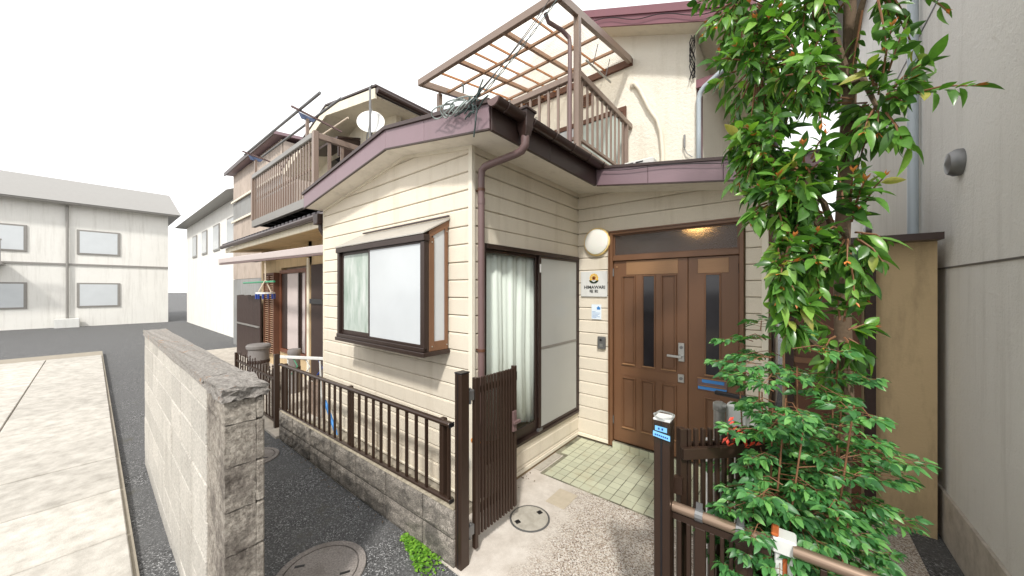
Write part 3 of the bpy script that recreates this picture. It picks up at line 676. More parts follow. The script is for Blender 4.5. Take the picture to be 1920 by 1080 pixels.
gutter(house, 1.84, RY-.05, 6.9, zE-.06, zE-.06, .05)
# upper downpipe at the corner with its flashing board
MB().box(1.1535, 1.175, Y2+.06, Y2+.3, 3.2, 4.35).build('corner_board', 'mauve_red', house)
MB().box(1.156, 1.45, Y2-.005, Y2+.02, 4.33, 4.43).build('pipe_bracket_board', 'mauve_red', house)
MB().tube([(1.72, Y2-.1, zE-.12), (1.60, Y2-.08, 4.52), (1.50, Y2-.07, 4.44), (1.25, Y2-.05, 4.29), (1.205, Y2-.04, 4.24), (1.19, Y2-.035, 4.17), (1.19, Y2-.035, 3.25)], .027, 12).build('upper_downpipe', 'bluegrey', house, smooth=True)
# air-con line cover on the stucco
MB().tube([(.385, Y2-.02, 4.66), (.41, Y2-.03, 4.655), (.47, Y2-.035, 4.56), (.60, Y2-.035, 4.25), (.70, Y2-.03, 4.07), (.745, Y2-.03, 3.9), (.77, Y2-.03, 3.62), (.77, Y2-.03, 3.4)], .026, 10).build('pipe_cover', 'trim', house, smooth=True)
MB().lathe((.385, Y2, 4.66), [(.05, 0), (.05, .02), (.035, .035), (0, .04)], 16, (0, -1, 0)).build('wall_cap', 'trim', house, smooth=True)
# upper sliding window behind the balcony
uw = MB().box(-1.2, .285, Y2-.035, Y2-.001, 4.33, 4.40).box(.235, .285, Y2-.035, Y2-.001, 3.3, 4.33).box(-1.2, -1.15, Y2-.035, Y2-.001, 3.3, 4.33).build('upper_window', 'brownprint', house, bevel=.003)
box('upper_pane', 'frost', uw, -1.15, -.45, Y2-.02, Y2-.012, 3.3, 4.33); box('upper_mullion', 'frame', uw, -.45, -.40, Y2-.03, Y2-.001, 3.3, 4.33); box('upper_pane', 'frostgreen', uw, -.40, .235, Y2-.018, Y2-.01, 3.3, 4.33)
v = box('wall_vent', 'framelite', house, -.40, -.21, Y2-.02, Y2-.001, 4.60, 4.78)
for i in range(4): box('vent_slat', 'brownprint', v, -.385, -.225, Y2-.03, Y2-.0205, 4.625+i*.036, 4.645+i*.036)

# --- balcony
bal = MB().box(-1.95, .38, 1.14, Y2-.01, 3.255, 3.33).build('balcony_deck', 'rosy', house)
XR, YF = .344, 1.18
def post(x, y, z0, z1, s=.03): return box('balcony_post', 'rosy', house, x-s, x+s, y-s, y+s, z0, z1, bevel=.003)
ptop = lambda y: 4.60+(y-.82)*.195
post(XR, YF, 3.27, ptop(YF)+.0); post(-1.88, YF, 3.27, ptop(YF)); post(XR, 2.55, 3.331, 4.06, .022); post(-.80, YF, 3.331, 4.02, .024)
rail = box('balcony_rail', 'rosy', house, -1.849, XR-.031, YF-.028, YF+.028, 4.025, 4.095, bevel=.006)
rs = box('balcony_rail', 'rosy', house, XR-.028, XR+.028, YF+.031, Y2-.012, 4.055, 4.125, bevel=.006)
rl = box('balcony_rail', 'rosy', house, -1.908, -1.852, YF+.031, Y2-.012, 4.05, 4.12, bevel=.006)
box('lower_rail', 'rosy', rail, -1.849, XR-.031, YF-.016, YF+.016, 3.40, 3.43); box('lower_rail', 'rosy', rs, XR-.016, XR+.016, YF+.031, Y2-.02, 3.40, 3.43)
x = .237
while x > -1.8:
    box('baluster', 'rosy', rail, x-.013, x+.013, YF-.009, YF+.009, 3.431, 4.0245); x -= .1235
y = 1.279
while y < 2.66:
    box('baluster', 'rosy', rs, XR-.009, XR+.009, y-.013, y+.013, 3.431, 4.0545)
    box('baluster', 'rosy', rl, -1.889, -1.871, y-.013, y+.013, 3.35, 4.0495); y += .1263
# balcony roof frame and panels
RF = 'rosy'; x0r, x1r, y0r, y1r = -1.84, .372, .80, 2.68
zt_ = lambda y: 4.60+(y-.82)*.195
fr = MB().bar((x0r, y0r, zt_(y0r)+.035), (x1r, y0r, zt_(y0r)+.035), .05, .085).build('balcony_roof', RF, house, bevel=.004)
def yb(x, w, h, mat, dz=0, name='rafter'): MB().bar((x, y0r+.026, zt_(y0r+.026)+.035+dz), (x, y1r, zt_(y1r)+.035+dz), w, h).build(name, mat, fr, bevel=.002)
yb(x0r+.026, .05, .085, RF); yb(x1r-.026, .05, .085, RF); yb(-1.09, .042, .05, 'tan'); yb(-.35, .042, .05, 'tan')
for x in (-1.47, -.86, -.62, -.02): yb(x, .013, .028, 'orangetan', .012, 'thin_rafter')
for y in (1.26, 1.72, 2.2): MB().bar((x0r+.052, y, zt_(y)+.012), (x1r-.052, y, zt_(y)+.012), .028, .032).build('purlin', 'tan', fr, bevel=.002)
MB().bar((x0r, y1r+.02, zt_(y1r)+.02), (x1r, y1r+.02, zt_(y1r)+.02), .04, .09).build('wall_beam', 'brownprint', fr)
def corr(x0, x1, par):
    n = int((x1-x0)/.008); vs = []
    for i in range(n+1):
        x = x0+(x1-x0)*i/n; dz = .004*math.sin(x*2*math.pi/.032)
        vs += [(x, y0r+.03, zt_(y0r+.03)+.068+dz), (x, y1r, zt_(y1r)+.068+dz)]
    MB().add(vs, [(2*i, 2*i+2, 2*i+3, 2*i+1) for i in range(n)]).build('roof_panel', 'polycarb', par, smooth=True)
xe = [x0r+.052, -1.09, -.35, x1r-.052]
for a, b in zip(xe, xe[1:]): corr(a, b, fr)
# slim pipe at the balcony post
MB().tube([(.16, .86, 4.60), (.17, .90, 4.53), (.24, 1.05, 4.50), (.285, 1.115, 4.44), (.29, 1.12, 4.36), (.29, 1.12, 3.3)], .022, 10).build('balcony_downpipe', 'pipe', house, smooth=True)

# ------------------------------------------------------------------ things fixed to the house front
lamp = thing('wall_lamp', (.26, 1.83, 2.41), 'round white opal wall lamp with gold rim left of the entrance door', 'lamp')
MB().lathe((.262, 1.836, 2.41), [(.165, 0), (.168, .02), (.16, .035), (.15, .036)], 40, (0, -1, 0)).build('lamp_rim', 'gold', lamp, smooth=True)
MB().lathe((.262, 1.832, 2.41), [(.152, .0), (.152, .032), (.145, .044), (.12, .053), (.07, .059), (0, .061)], 40, (0, -1, 0)).build('lamp_globe', 'opal', lamp, smooth=True)

sg = thing('sign', (.22, 1.83, 1.75), 'square white sign board with yellow sunflower emblem and black lettering', 'sign')
sx0, sx1, sz0, sz1 = .05, .388, 1.755, 2.062; SY = 1.818
box('sign_board', 'white', sg, sx0, sx1, SY, 1.836, sz0, sz1, bevel=.002)
cxs, czs = (sx0+sx1)/2+.005, sz1-.085
def flat(poly, d, name, mat): MB().prism(poly, 'y', SY-d, SY-d+.001).build(name, mat, sg)
def petal(a, r0, r1, w):
    c, s = math.cos(a), math.sin(a); pts = [(r0, -w*.6), ((r0+r1)*.55, -w), (r1, 0), ((r0+r1)*.55, w), (r0, w*.6)]
    return [(cxs+p*c-q*s, czs+p*s+q*c) for p, q in pts]
for i in range(10):
    a = math.radians(-20+220*i/9); flat(petal(a, .015, .062, .013), .0022, 'petal', 'yellow')
for i in range(9):
    a = math.radians(-8+196*i/8); flat(petal(a, .01, .044, .010), .0034, 'petal', 'gold')
MB().lathe((cxs, SY-.0045, czs), [(.022, 0), (.022, .001), (.013, .001), (.013, 0)], 20, (0, -1, 0)).build('flower_heart', 'ochre', sg)
for sgn in (-1, 1):
    pts = [(cxs, czs-.062), (cxs+sgn*.03, czs-.058), (cxs+sgn*.055, czs-.04), (cxs+sgn*.06, czs-.022), (cxs+sgn*.03, czs-.03), (cxs, czs-.048)]
    flat(pts if sgn > 0 else pts[::-1], .0056, 'emblem_leaf', 'inkgreen')
def text(body, x, z, size, mat, par, name, y, width=None, bold=0):
    cu = bpy.data.curves.new(name, 'FONT'); cu.body = body; cu.size = size; cu.align_x = 'CENTER'; cu.align_y = 'CENTER'; cu.extrude = .0006; cu.offset = bold
    to = bpy.data.objects.new(name+'_tmp', cu); COL.objects.link(to)
    bpy.context.view_layer.update()
    me = bpy.data.meshes.new_from_object(to.evaluated_get(bpy.context.evaluated_depsgraph_get()))
    bpy.data.objects.remove(to)
    if not me.vertices: return
    w = max(v.co.x for v in me.vertices)-min(v.co.x for v in me.vertices); k = width/w if width else 1
    for v in me.vertices: v.co = Vector((v.co.x*k, -v.co.z, v.co.y))
    me.materials.clear(); me.materials.append(M[mat]); o = bpy.data.objects.new(name, me); put(o, par, Vector((x, y, z)))
text('HIMAWARI', (sx0+sx1)/2+.012, sz0+.112, .052, 'ink', sg, 'lettering', SY-.002, .27, .0012)
text('昭 和', (sx0+sx1)/2+.004, sz0+.062, .042, 'ink', sg, 'lettering', SY-.002, .105, .0006)

nt_ = thing('notice', (.25, 1.83, 1.48), 'small pale blue paper notice with house symbol below the white sign', 'notice')
box('sheet', 'paper', nt_, .187, .313, 1.828, 1.830, 1.484, 1.662)
for z, a, b in ((1.575, .195, .24), (1.560, .195, .30), (1.545, .195, .29), (1.530, .195, .27), (1.515, .195, .295), (1.502, .195, .25)): box('print_line', 'paperline', nt_, a, b, 1.8268, 1.8278, z-.003, z+.003)
MB().prism([(.258, 1.60), (.298, 1.60), (.298, 1.618), (.306, 1.618), (.278, 1.642), (.25, 1.618), (.258, 1.618)], 'y', 1.8268, 1.8278).build('house_symbol', 'blue', nt_)

ic = thing('intercom', (.325, 1.83, 1.13), 'grey door intercom with dark lens on the siding beside the door', 'intercom')
box('intercom_body', 'steeldull', ic, .275, .372, 1.80, 1.832, 1.137, 1.283, bevel=.006)
MB().lathe((.318, 1.80, 1.245), [(.014, 0), (.014, .004), (.006, .006), (0, .006)], 14, (0, -1, 0)).build('camera_lens', 'black', ic)
box('call_button', 'steel', ic, .305, .342, 1.797, 1.7995, 1.165, 1.20)

# ------------------------------------------------------------------ entrance porch
pp = .0975; px0 = .0535+pp; py0 = .842
porch = struct(MB().box(.113, 2.1, .838, 1.835, .0012, .006).box(.004, .113, 1.30, 1.835, .0012, .006).build('tiled_porch', 'grout'))
tl = MB().box(-pp/2+.0035, pp/2-.0035, -pp/2+.0035, pp/2-.0035, -.002, .002); proto = None
for j in range(10):
    for i in range(-1, 20):
        x = px0+pp*(i+.5); y = py0+pp*(j+.5)+.004
        if x < .12 and y < 1.34: continue
        loc = (x, y, .0072+rnd.uniform(-.0006, .0006))
        if proto is None:
            proto = tl.build('floor_tile', 'tile', porch, bevel=.0015); proto.location = loc; WL[proto.name] = Vector(loc)
        else: copy(proto, loc)
st = struct(box('door_step', 'grout', None, .46, 1.69, 1.806, 1.8365, .0065, .084))
proto = None
for i in range(12):
    x = .46+.1025*(i+.5)
    if proto is None: proto = MB().box(-.049, .049, -.004, .004, -.037, .037).build('step_tile', 'tile', st, bevel=.0015); proto.location = (x, 1.803, .046); WL[proto.name] = Vector((x, 1.803, .046))
    else: copy(proto, (x, 1.803, .046))
tag(box('drain_cover', 'cover', None, .012, .095, .87, 1.29, .0015, .008, bevel=.003), 'narrow pale concrete strip cover between the siding and the green tiles', 'drain cover')
tag(MB().prism([(.405, .49), (.405, .735), (.588, .735), (.588, .49)], 'z', .001, .006).build('access_hatch', 'doorlite', None, bevel=.003), 'square beige access hatch set in the concrete before the tiles', 'access hatch')
bpy.data.objects['access_hatch'].data.materials[0] = painted('beige_lid', srgb(186, 174, 154), .85, .2, 14, bump=.3)
rc = thing('inspection_cover', (.43, .225, 0), 'round pale concrete inspection cover with two slots beside the open gate', 'drain cover')
MB().lathe((.43, .225, 0), [(.162, .0015), (.162, .006), (.150, .007), (.150, .0015)], 48).build('cover_ring', 'steeldull', rc)
MB().lathe((.43, .225, 0), [(.148, .001), (.147, .008), (.14, .0095), (0, .0095)], 48).build('cover_disc', 'cover', rc)
for x, y in ((.458, .325), (.388, .122)): MB().obox((x, y, .0105), (.006, .018, 0), (.018, -.006, 0), (0, 0, .002)).build('lifting_slot', 'black', rc)

def manhole(x, y, r, label, zb):
    o = thing('manhole', (x, y, zb), label, 'manhole', None)
    MB().lathe((x, y, zb), [(r, .0), (r, .012), (r*.985, .016), (r*.84, .016), (r*.835, .004), (r*.8, .0035)], 56).build('manhole_ring', 'manhole', o)
    MB().lathe((x, y, zb), [(r*.815, .001), (r*.81, .013), (r*.8, .016), (0, .018)], 56).build('manhole_lid', 'manhole', o)
    for a in (.6, 3.6): MB().obox((x+r*.6*math.cos(a), y+r*.6*math.sin(a), zb+.018), (.03*math.cos(a+.5), .03*math.sin(a+.5), 0), (-.008*math.sin(a+.5), .008*math.cos(a+.5), 0), (0, 0, .0015)).build('lifting_slot', 'black', o)
manhole(-.33, -1.05, .275, 'large grey concrete manhole in the asphalt at the bottom of the view', -.018)
manhole(-2.62, -.86, .25, 'distant grey manhole in the lane beside the near rough wall', -.055)

# ------------------------------------------------------------------ low block wall and fence along wall A
zb = lambda x: -.007+.0175*(x-.33); zt2 = lambda x: .381+.0258*(x-.33)
bw = thing('block_wall', (-1.3, -.44, 0), 'low two-course rough grey block wall under the dark railing along the lane', 'wall')
js = [.33, -.004, -.497, -1.002, -1.507, -2.02, -2.53, -3.0]
for c_ in range(2):
    for a, b in zip(js, js[1:]):
        g = .006; k0, k1 = (0, .5) if c_ == 0 else (.5, 1)
        pt = lambda x, k: zb(x)+(zt2(x)-zb(x))*k
        x0, x1 = b+g, a-(g if a < .32 else 0)
        # split face: subdivided front grid pushed in and out
        nx, nz = 9, 5; vs = []; mb = MB()
        for iz in range(nz+1):
            for ix in range(nx+1):
                x = x0+(x1-x0)*ix/nx; k = k0+(k1-k0)*iz/nz
                z = pt(x, k)+(g if iz == 0 else (-g if iz == nz else 0))
                ed = ix in (0, nx) or iz in (0, nz)
                vs.append((x, -.5+(.010 if ed else -rnd.uniform(-.004, .010)), z))
        fs = [(iz*(nx+1)+ix, iz*(nx+1)+ix+1, (iz+1)*(nx+1)+ix+1, (iz+1)*(nx+1)+ix) for iz in range(nz) for ix in range(nx)]
        n0 = len(vs)
        for (ix, iz) in ((0, 0), (nx, 0), (nx, nz), (0, nz)):
            v = vs[iz*(nx+1)+ix]; vs.append((v[0], -.382, v[2]))
        bot = [ix for ix in range(nx+1)]; topr = [nz*(nx+1)+ix for ix in range(nx+1)]
        lef = [iz*(nx+1) for iz in range(nz+1)]; rig = [iz*(nx+1)+nx for iz in range(nz+1)]
        fs += [tuple(bot[::-1])+(n0, n0+1), tuple(topr)+(n0+2, n0+3), tuple(lef)+(n0+3, n0), tuple(rig[::-1])+(n0+1, n0+2), (n0, n0+3, n0+2, n0+1)]
        fs[-5] = tuple(bot)+(n0+1, n0)
        mb.add(vs, fs).build('block', 'block', bw)
mb = MB(); mb.add([(x, y, z) for x in (.325, -2.995) for (y, z) in ((-.488, zt2(x)-.002), (-.388, zt2(x)-.002), (-.396, zt2(x)+.006), (-.478, zt2(x)+.006))], [(0, 1, 2, 3), (4, 7, 6, 5), (0, 4, 5, 1), (1, 5, 6, 2), (2, 6, 7, 3), (3, 7, 4, 0)])
mb.build('wall_cap', 'blockcap', bw)
MB().prism([(-2.985, zb(-2.985)), (.318, zb(.318)), (.318, zt2(.318)-.006), (-2.985, zt2(-2.985)-.006)], 'y', -.484, -.386).build('mortar_core', 'joint', bw)
MB().prism([(-2.99, -.49), (.325, -.49), (.325, -.386), (-2.99, -.386)], 'z', -.2, -.03).build('footing', 'cement', bw)

fe = thing('railing_fence', (-1.4, -.45, .35), 'dark bronze railing of slim upright bars on the low block wall', 'fence')
ft = lambda x: .918+.0142*(x-.27); fb = lambda x: .398+.0317*(x-.27); YFe = -.45
MB().bar((-3.08, YFe, ft(-3.08)), (.262, YFe, ft(.262)), .045, .03).build('top_rail', 'alu', fe, bevel=.009)
MB().bar((-3.08, YFe, fb(-3.08)), (.262, YFe, fb(.262)), .036, .024).build('bottom_rail', 'alu', fe, bevel=.005)
MB().box(.262, .268, YFe-.022, YFe+.022, ft(.26)-.016, ft(.26)+.016).build('end_cap', 'black', fe); MB().box(.262, .268, YFe-.019, YFe+.019, fb(.26)-.013, fb(.26)+.013).build('end_cap', 'black', fe)
for x in (-2.95, -1.22, .153): MB().box(x-.021, x+.021, YFe+.0, YFe+.042, zt2(x)-.01, ft(x)+.02).build('fence_post', 'alu', fe, bevel=.003)
x = .243
while x > -3.0:
    if min(abs(x-q) for q in (-2.95, -1.22, .153)) > .035:
        MB().box(x-.0085, x+.0085, YFe-.014, YFe+.006, fb(x)+.0125, ft(x)-.0155).build('baluster', 'alu', fe)
    x -= .1243

# gate posts
def gatepost(x, y, label, cap):
    o = thing('gate_post', (x, y, 0), label, 'gate post', 'posts either side of the entrance gate')
    MB().box(x-.032, x+.032, y-.038, y+.038, -.02, 1.282).build('post_body', 'alu', o, bevel=.004)
    MB().box(x-.034, x+.034, y-.040, y+.040, 1.2825, 1.292).build('post_cap', cap, o, bevel=.002)
    MB().box(x-.003, x+.003, y-.0405, y-.0385, .0, 1.28).build('post_groove', 'black', o)
    return o
gp = gatepost(.355, -.437, 'dark bronze gate post at the end of the low block wall', 'black')
gq = gatepost(1.63, -.437, 'dark bronze gate post wrapped in clear film with blue label', 'white')
# clear film sleeve and sticker on the right post
px_, py_ = 1.63, -.437
w = MB(); w.box(px_-.037, px_+.037, py_-.043, py_-.0415, 1.19, 1.275).box(px_+.0345, px_+.036, py_-.041, py_+.041, 1.185, 1.275); w.build('film_sleeve', 'glass', gq)
MB().obox((px_, py_-.0455, 1.252), (.024, 0, -.001), (0, .0008, 0), (0, 0, .010)).build('sticker', 'skyblue', gq)
MB().obox((px_+.002, py_-.0455, 1.224), (.034, 0, -.004), (0, .0008, 0), (0, 0, .011)).build('sticker', 'skyblue', gq)
for i in range(7): MB().obox((px_-.022+.008*i, py_-.0472, 1.226-.0009*i), (.0026, 0, 0), (0, .0004, 0), (0, 0, .003)).build('sticker_print', 'bluedark', gq)
for i in range(2): MB().obox((px_-.008+.014*i, py_-.0472, 1.253), (.003, 0, 0), (0, .0004, 0), (0, 0, .004)).build('sticker_print', 'bluedark', gq)
cr = MB(); pts = []
for i in range(14):
    a = 2*math.pi*i/14; pts.append((px_+.04*math.cos(a), py_+.045*math.sin(a), 1.294+.010*rnd.random()))
cr.tube(pts+[pts[0]], .004, 5).build('crumpled_film', 'milky', gq)

# gate leaves
def gate(name_label, hinge, ang, rails_front, z0, z1, n=12, pitch=.0325):
    ux = Vector((math.cos(ang), math.sin(ang), 0)); uy = Vector((-ux.y, ux.x, 0)); H = Vector((hinge[0], hinge[1], 0))
    o = thing('gate_leaf', (hinge[0], hinge[1], z0), name_label, 'gate', 'pair of slatted entrance gate leaves')
    def ob(s0, s1, d0, d1, a, b, name, mat='alu', bev=.002):
        c = H+ux*(s0+s1)/2+uy*(d0+d1)/2; c.z = (a+b)/2
        return MB().obox(c, ux*(s1-s0)/2, uy*(d1-d0)/2, (0, 0, (b-a)/2)).build(name, mat, o, bevel=bev)
    wd = n*pitch+.06
    ob(0, .03, -.018, .018, z0-.03, z1+.0, 'hinge_stile'); ob(wd-.03, wd, -.018, .018, z0+.06, z1+.012, 'lock_stile')
    for i in range(n):
        s = .03+pitch*(i+.5); ob(s-.0085, s+.0085, -.013, .006, z0+.045, z1-.004, 'slat', 'alu', .003)
    sg_ = 1 if rails_front else -1
    for z in (z1-.10, z0+.20): ob(.03, wd-.03, .0125*1 if sg_ > 0 else .0125, .032, z-.024, z+.024, 'gate_rail')
    return o, ob, wd
# left leaf swung in along the wall; rails on the wall side
g1, ob1, w1 = gate('slatted dark brown gate leaf swung inwards in front of the tall window', (.352, -.325), math.radians(89), False, .075, 1.228)
ob1(w1-.06, w1-.018, -.032, -.0185, .735, .895, 'latch_plate', 'pipe'); ob1(w1-.075, w1+.006, -.055, -.033, .80, .822, 'latch_lever', 'pipe')
ob1(w1, w1+.012, -.012, .012, 1.12, 1.19, 'latch_keep', 'black')
for z in (1.12, .2): MB().box(.335, .375, -.395, -.34, z-.035, z+.035).tube([(.362, -.37, z-.06), (.362, -.37, z+.05)], .011, 8).build('hinge', 'steeldull', g1, bevel=.003)
# right leaf opened at an angle; rails on the lane side
g2, ob2, w2 = gate('slatted dark brown gate leaf half open behind the bushy shrub', (1.668, -.357), math.radians(45), True, .075, 1.228, 12, .0338)
for z in (1.128, .275): ob2(.0, w2-.03, -.042, -.0185, z-.024, z+.024, 'gate_rail')
MB().box(1.655, 1.69, -.39, -.36, .95, 1.02).build('hinge', 'alu', g2)

# right-hand fence with pale handrail
rf = thing('handrail_fence', (2.0, -.43, .4), 'short dark railing with light bronze round handrail in front of the shrub', 'fence')
MB().tube([(1.664, -.43, .917), (2.0, -.43, .917)], .0205, 14).build('handrail', 'bronze', rf, smooth=True)
MB().tube([(2.06, -.43, .917), (2.72, -.43, .917)], .0205, 14).build('handrail', 'bronze', rf, smooth=True)
box('under_rail', 'alu', rf, 1.664, 2.0, -.437, -.423, .868, .895)
for x, wq in ((1.69, .008), (1.725, .008), (1.768, .02), (1.81, .009), (1.845, .007), (1.875, .007), (1.908, .02), (1.935, .009), (2.14, .009), (2.25, .02), (2.36, .009), (2.47, .009), (2.58, .02), (2.69, .009)):
    box('baluster' if wq < .015 else 'fence_post', 'alu', rf, x-wq, x+wq, -.438, -.418, .40, .868 if x < 2.0 else .893, bevel=.002)
for x in (1.765, 1.905): MB().tube([(x-.014, -.43, .918), (x+.014, -.43, .918)], .0245, 12).box(x-.012, x+.012, -.434, -.429, .94, .97).build('rail_clip', 'steeldull', rf)
MB().tube([(1.997, -.43, .917), (2.004, -.43, .917)], .0245, 12).build('end_cap', 'steel', rf)
rb = thing('low_block_wall', (2.2, -.44, 0), 'low grey block wall carrying the light bronze handrail fence', 'wall')
for c_ in range(2):
    for i in range(3): box('block', 'block', rb, 1.72+i*.35, 1.72+i*.35+.342, -.5, -.385, .195*c_-.02, .195*c_+.172, bevel=.004)
wp = thing('white_post', (2.03, -.39, .0), 'stubby white post with rusty streak at the end of the light handrail', 'post')
box('post_body', 'white', wp, 2.008, 2.03, -.425, -.37, .36, .885, bevel=.003); box('post_body', 'rust', wp, 2.031, 2.044, -.42, -.375, .36, .87); box('post_body', 'white', wp, 2.045, 2.06, -.425, -.37, .36, .885, bevel=.002)
box('post_cap', 'white', wp, 2.0, 2.07, -.435, -.36, .886, .945, bevel=.006); box('rust_patch', 'rust', wp, 1.998, 2.02, -.436, -.37, .9455, .958, bevel=.004)

# meter post, box and pipe behind the right leaf
mp = thing('meter_box', (1.98, .55, 0), 'white meter box on pale posts half hidden by the shrub', 'meter box')
MB().tube([(1.735, .30, 0), (1.735, .30, 1.17)], .03, 14).build('grey_pipe', 'greyalu', mp, smooth=True)
MB().lathe((1.735, .30, 1.17), [(.033, -.03), (.033, .012), (.02, .02), (0, .022)], 16).build('pipe_cap', 'milky', mp, smooth=True)
box('meter_case', 'white', mp, 1.765, 1.875, .31, .39, 1.02, 1.185, bevel=.015)
MB().tube([(1.82, .35, 0), (1.82, .35, 1.1)], .018, 10).build('white_pipe', 'white', mp, smooth=True); MB().tube([(1.89, .35, 0), (1.89, .35, 1.1)], .018, 10).build('white_pipe', 'white', mp, smooth=True)
MB().tube([(1.68, .33, 0), (1.68, .33, .95)], .02, 10).build('white_pipe', 'white', mp, smooth=True)
MB().bar((1.70, .40, 1.215), (1.86, .34, 1.225), .03, .022).build('black_clip', 'black', mp, bevel=.004)

# ------------------------------------------------------------------ rough block wall at the near left
nw = thing('rough_wall', (.05, -1.56, 0), 'old rough brown-grey block wall end with lichen-spotted mortar top', 'wall')
xe_, ya, yb_ = .135, -1.482, -1.632
zs_ = [-.06, .08, .275, .465, .66, .855, 1.05, 1.24, 1.345]
def roughbox(x0, x1, y0, y1, z0, z1, amp, nm, mat, par, n=(1, 6, 7)):
    bm = bmesh.new(); bmesh.ops.create_cube(bm, size=1)
    bmesh.ops.subdivide_edges(bm, edges=bm.edges[:], cuts=5, use_grid_fill=True)
    for v in bm.verts:
        v.co = Vector((x0+(x1-x0)*(v.co.x+.5), y0+(y1-y0)*(v.co.y+.5), z0+(z1-z0)*(v.co.z+.5)))
        v.co += Vector((rnd.uniform(-amp, amp*.6), rnd.uniform(-amp, amp)*.6, rnd.uniform(-amp, amp)*.7))
    bm.verts.index_update(); mb = MB(); mb.add([v.co.copy() for v in bm.verts], [[v.index for v in f.verts] for f in bm.faces]); bm.free()
    return mb.build(nm, mat, par)
for a, b in zip(zs_, zs_[1:]):
    roughbox(xe_-.36, xe_, yb_+.004, ya-.033, a+.003, b-.002, .0045, 'block', 'oldblock', nw)
    box('corner_block', 'oldblock', nw, xe_-.34, xe_+.003, ya-.032, ya, a+.004, b-.003, bevel=.006)
roughbox(xe_-.37, xe_+.012, yb_-.01, ya+.012, 1.347, 1.405, .013, 'coping', 'coping', nw)
x = xe_-.37
for i in range(8):
    for a, b in zip(zs_, zs_[1:]): box('block', 'paleblock', nw, x-.392, x-.003, yb_+rnd.uniform(-.002, .002), ya-.01, a+.002, b-.002, bevel=.005)
    x -= .395
box('mortar_core', 'blockcap', nw, x, xe_-.37, yb_+.008, ya-.02, -.06, 1.345)
roughbox(x, xe_-.371, yb_-.012, ya+.008, 1.347, 1.40, .008, 'coping', 'coping', nw)

# ------------------------------------------------------------------ plants
CAM = Vector(cam.location); FW = Vector((-math.sin(TH), math.cos(TH), 0)); RT = Vector((math.cos(TH), math.sin(TH), 0))
def inframe(p):
    d = (p-CAM).dot(FW)
    if d < .15: return None
    u = (p-CAM).dot(RT)/d*640+960; v = 543-(p.z-CAM.z)/d*640
    return d if (-20 < u < 1940 and -20 < v < 1100) else None
def leafmesh(name, L, w, fold, mat, nseg=4, droop=.25):
    vs = []; fs = []
    for i in range(nseg+1):
        t_ = i/nseg; x = L*t_; hw = w*math.sin(math.pi*min(1, t_**.8))**.9 if 0 < i < nseg else 0
        z = -droop*L*t_*t_
        vs += [(x, -hw, z+fold*hw), (x, 0, z), (x, hw, z+fold*hw)]
    for i in range(nseg):
        for k in (0, 1): fs.append((3*i+k, 3*i+3+k, 3*i+4+k, 3*i+1+k))
    me = bpy.data.meshes.new(name); me.from_pydata(vs, [], fs); me.update()
    for p in me.polygons: p.use_smooth = True
    me.materials.append(M[mat]); return me
def orient(d, roll):
    d = d.normalized(); q = d.to_track_quat('X', 'Z'); return q @ Quaternion((1, 0, 0), roll)
def plant_leaves(root, items, meshes, stuffmat, name, stuffname, lim=300):
    """items: (pos, quat, scale). nearest `lim` in frame become leaf objects, the rest one joined mesh"""
    order = sorted(range(len(items)), key=lambda i: (inframe(items[i][0]) or 99)/max(.2, items[i][2]))
    sel = set(i for i in order[:lim] if inframe(items[i][0]))
    vs = []; fs = []; att = []
    for i, (p, q, s) in enumerate(items):
        me = meshes[i % len(meshes)]
        if i in sel:
            o = bpy.data.objects.new(name, me); put(o, root, p); o.rotation_mode = 'QUATERNION'; o.rotation_quaternion = q; o.scale = (s, s, s)
        else:
            k = len(vs); r = rnd.random()
            for v in me.vertices: vs.append(p+q @ (v.co*s)); att.append(r)
            fs += [tuple(j+k for j in f.vertices) for f in me.polygons]
    if vs:
        me = bpy.data.meshes.new(stuffname); c = Vector(root.location); me.from_pydata([v-c for v in vs], [], fs); me.update()
        at = me.attributes.new('rnd', 'FLOAT', 'POINT'); at.data.foreach_set('value', att)
        for p in me.polygons: p.use_smooth = True
        me.materials.append(M[stuffmat]); o = bpy.data.objects.new(stuffname, me); put(o, root, c); o['kind'] = 'stuff'

# evergreen tree overhanging the entrance
tree = thing('evergreen_tree', (2.42, .05, 0), 'glossy-leaved evergreen tree hanging over the right side of the entrance', 'tree')
trunk = [(2.24, .22, -.02), (2.23, .24, .6), (2.25, .22, 1.3), (2.24, .24, 2.0), (2.27, .25, 2.8), (2.27, .25, 3.6), (2.25, .3, 4.3)]
MB().tube(trunk, [.042, .037, .034, .03, .026, .02, .01], 10).build('trunk', 'bark', tree, smooth=True)
cl = [  # crown clusters: centre, radii, twigs
    ((1.86, .26, 3.42), (.27, .30, .45), 50), ((1.93, .12, 2.95), (.22, .26, .36), 54), ((1.95, -.0, 2.50), (.16, .2, .26), 36),
    ((2.0, -.10, 2.20), (.12, .14, .22), 24), ((2.03, -.22, 1.88), (.06, .08, .22), 18), ((2.05, -.10, 2.05), (.07, .10, .28), 18), ((2.06, -.18, 1.70), (.05, .07, .16), 10), ((2.10, -.05, 2.75), (.12, .2, .3), 22), ((2.10, -.08, 2.3), (.10, .16, .3), 22), ((2.12, .1, 3.25), (.16, .2, .35), 24), ((2.11, -.12, 1.95), (.07, .12, .2), 10), ((2.32, .12, 3.2), (.35, .35, .6), 34),
    ((2.34, .1, 2.6), (.26, .25, .35), 30), ((2.24, .0, 2.05), (.16, .14, .4), 26), ((2.22, .02, 1.62), (.12, .1, .25), 14), ((2.1, .35, 4.0), (.4, .4, .4), 26),  ((1.86, .36, 2.72), (.14, .16, .20), 10)]
items = []; tw = MB(); budm = MB()
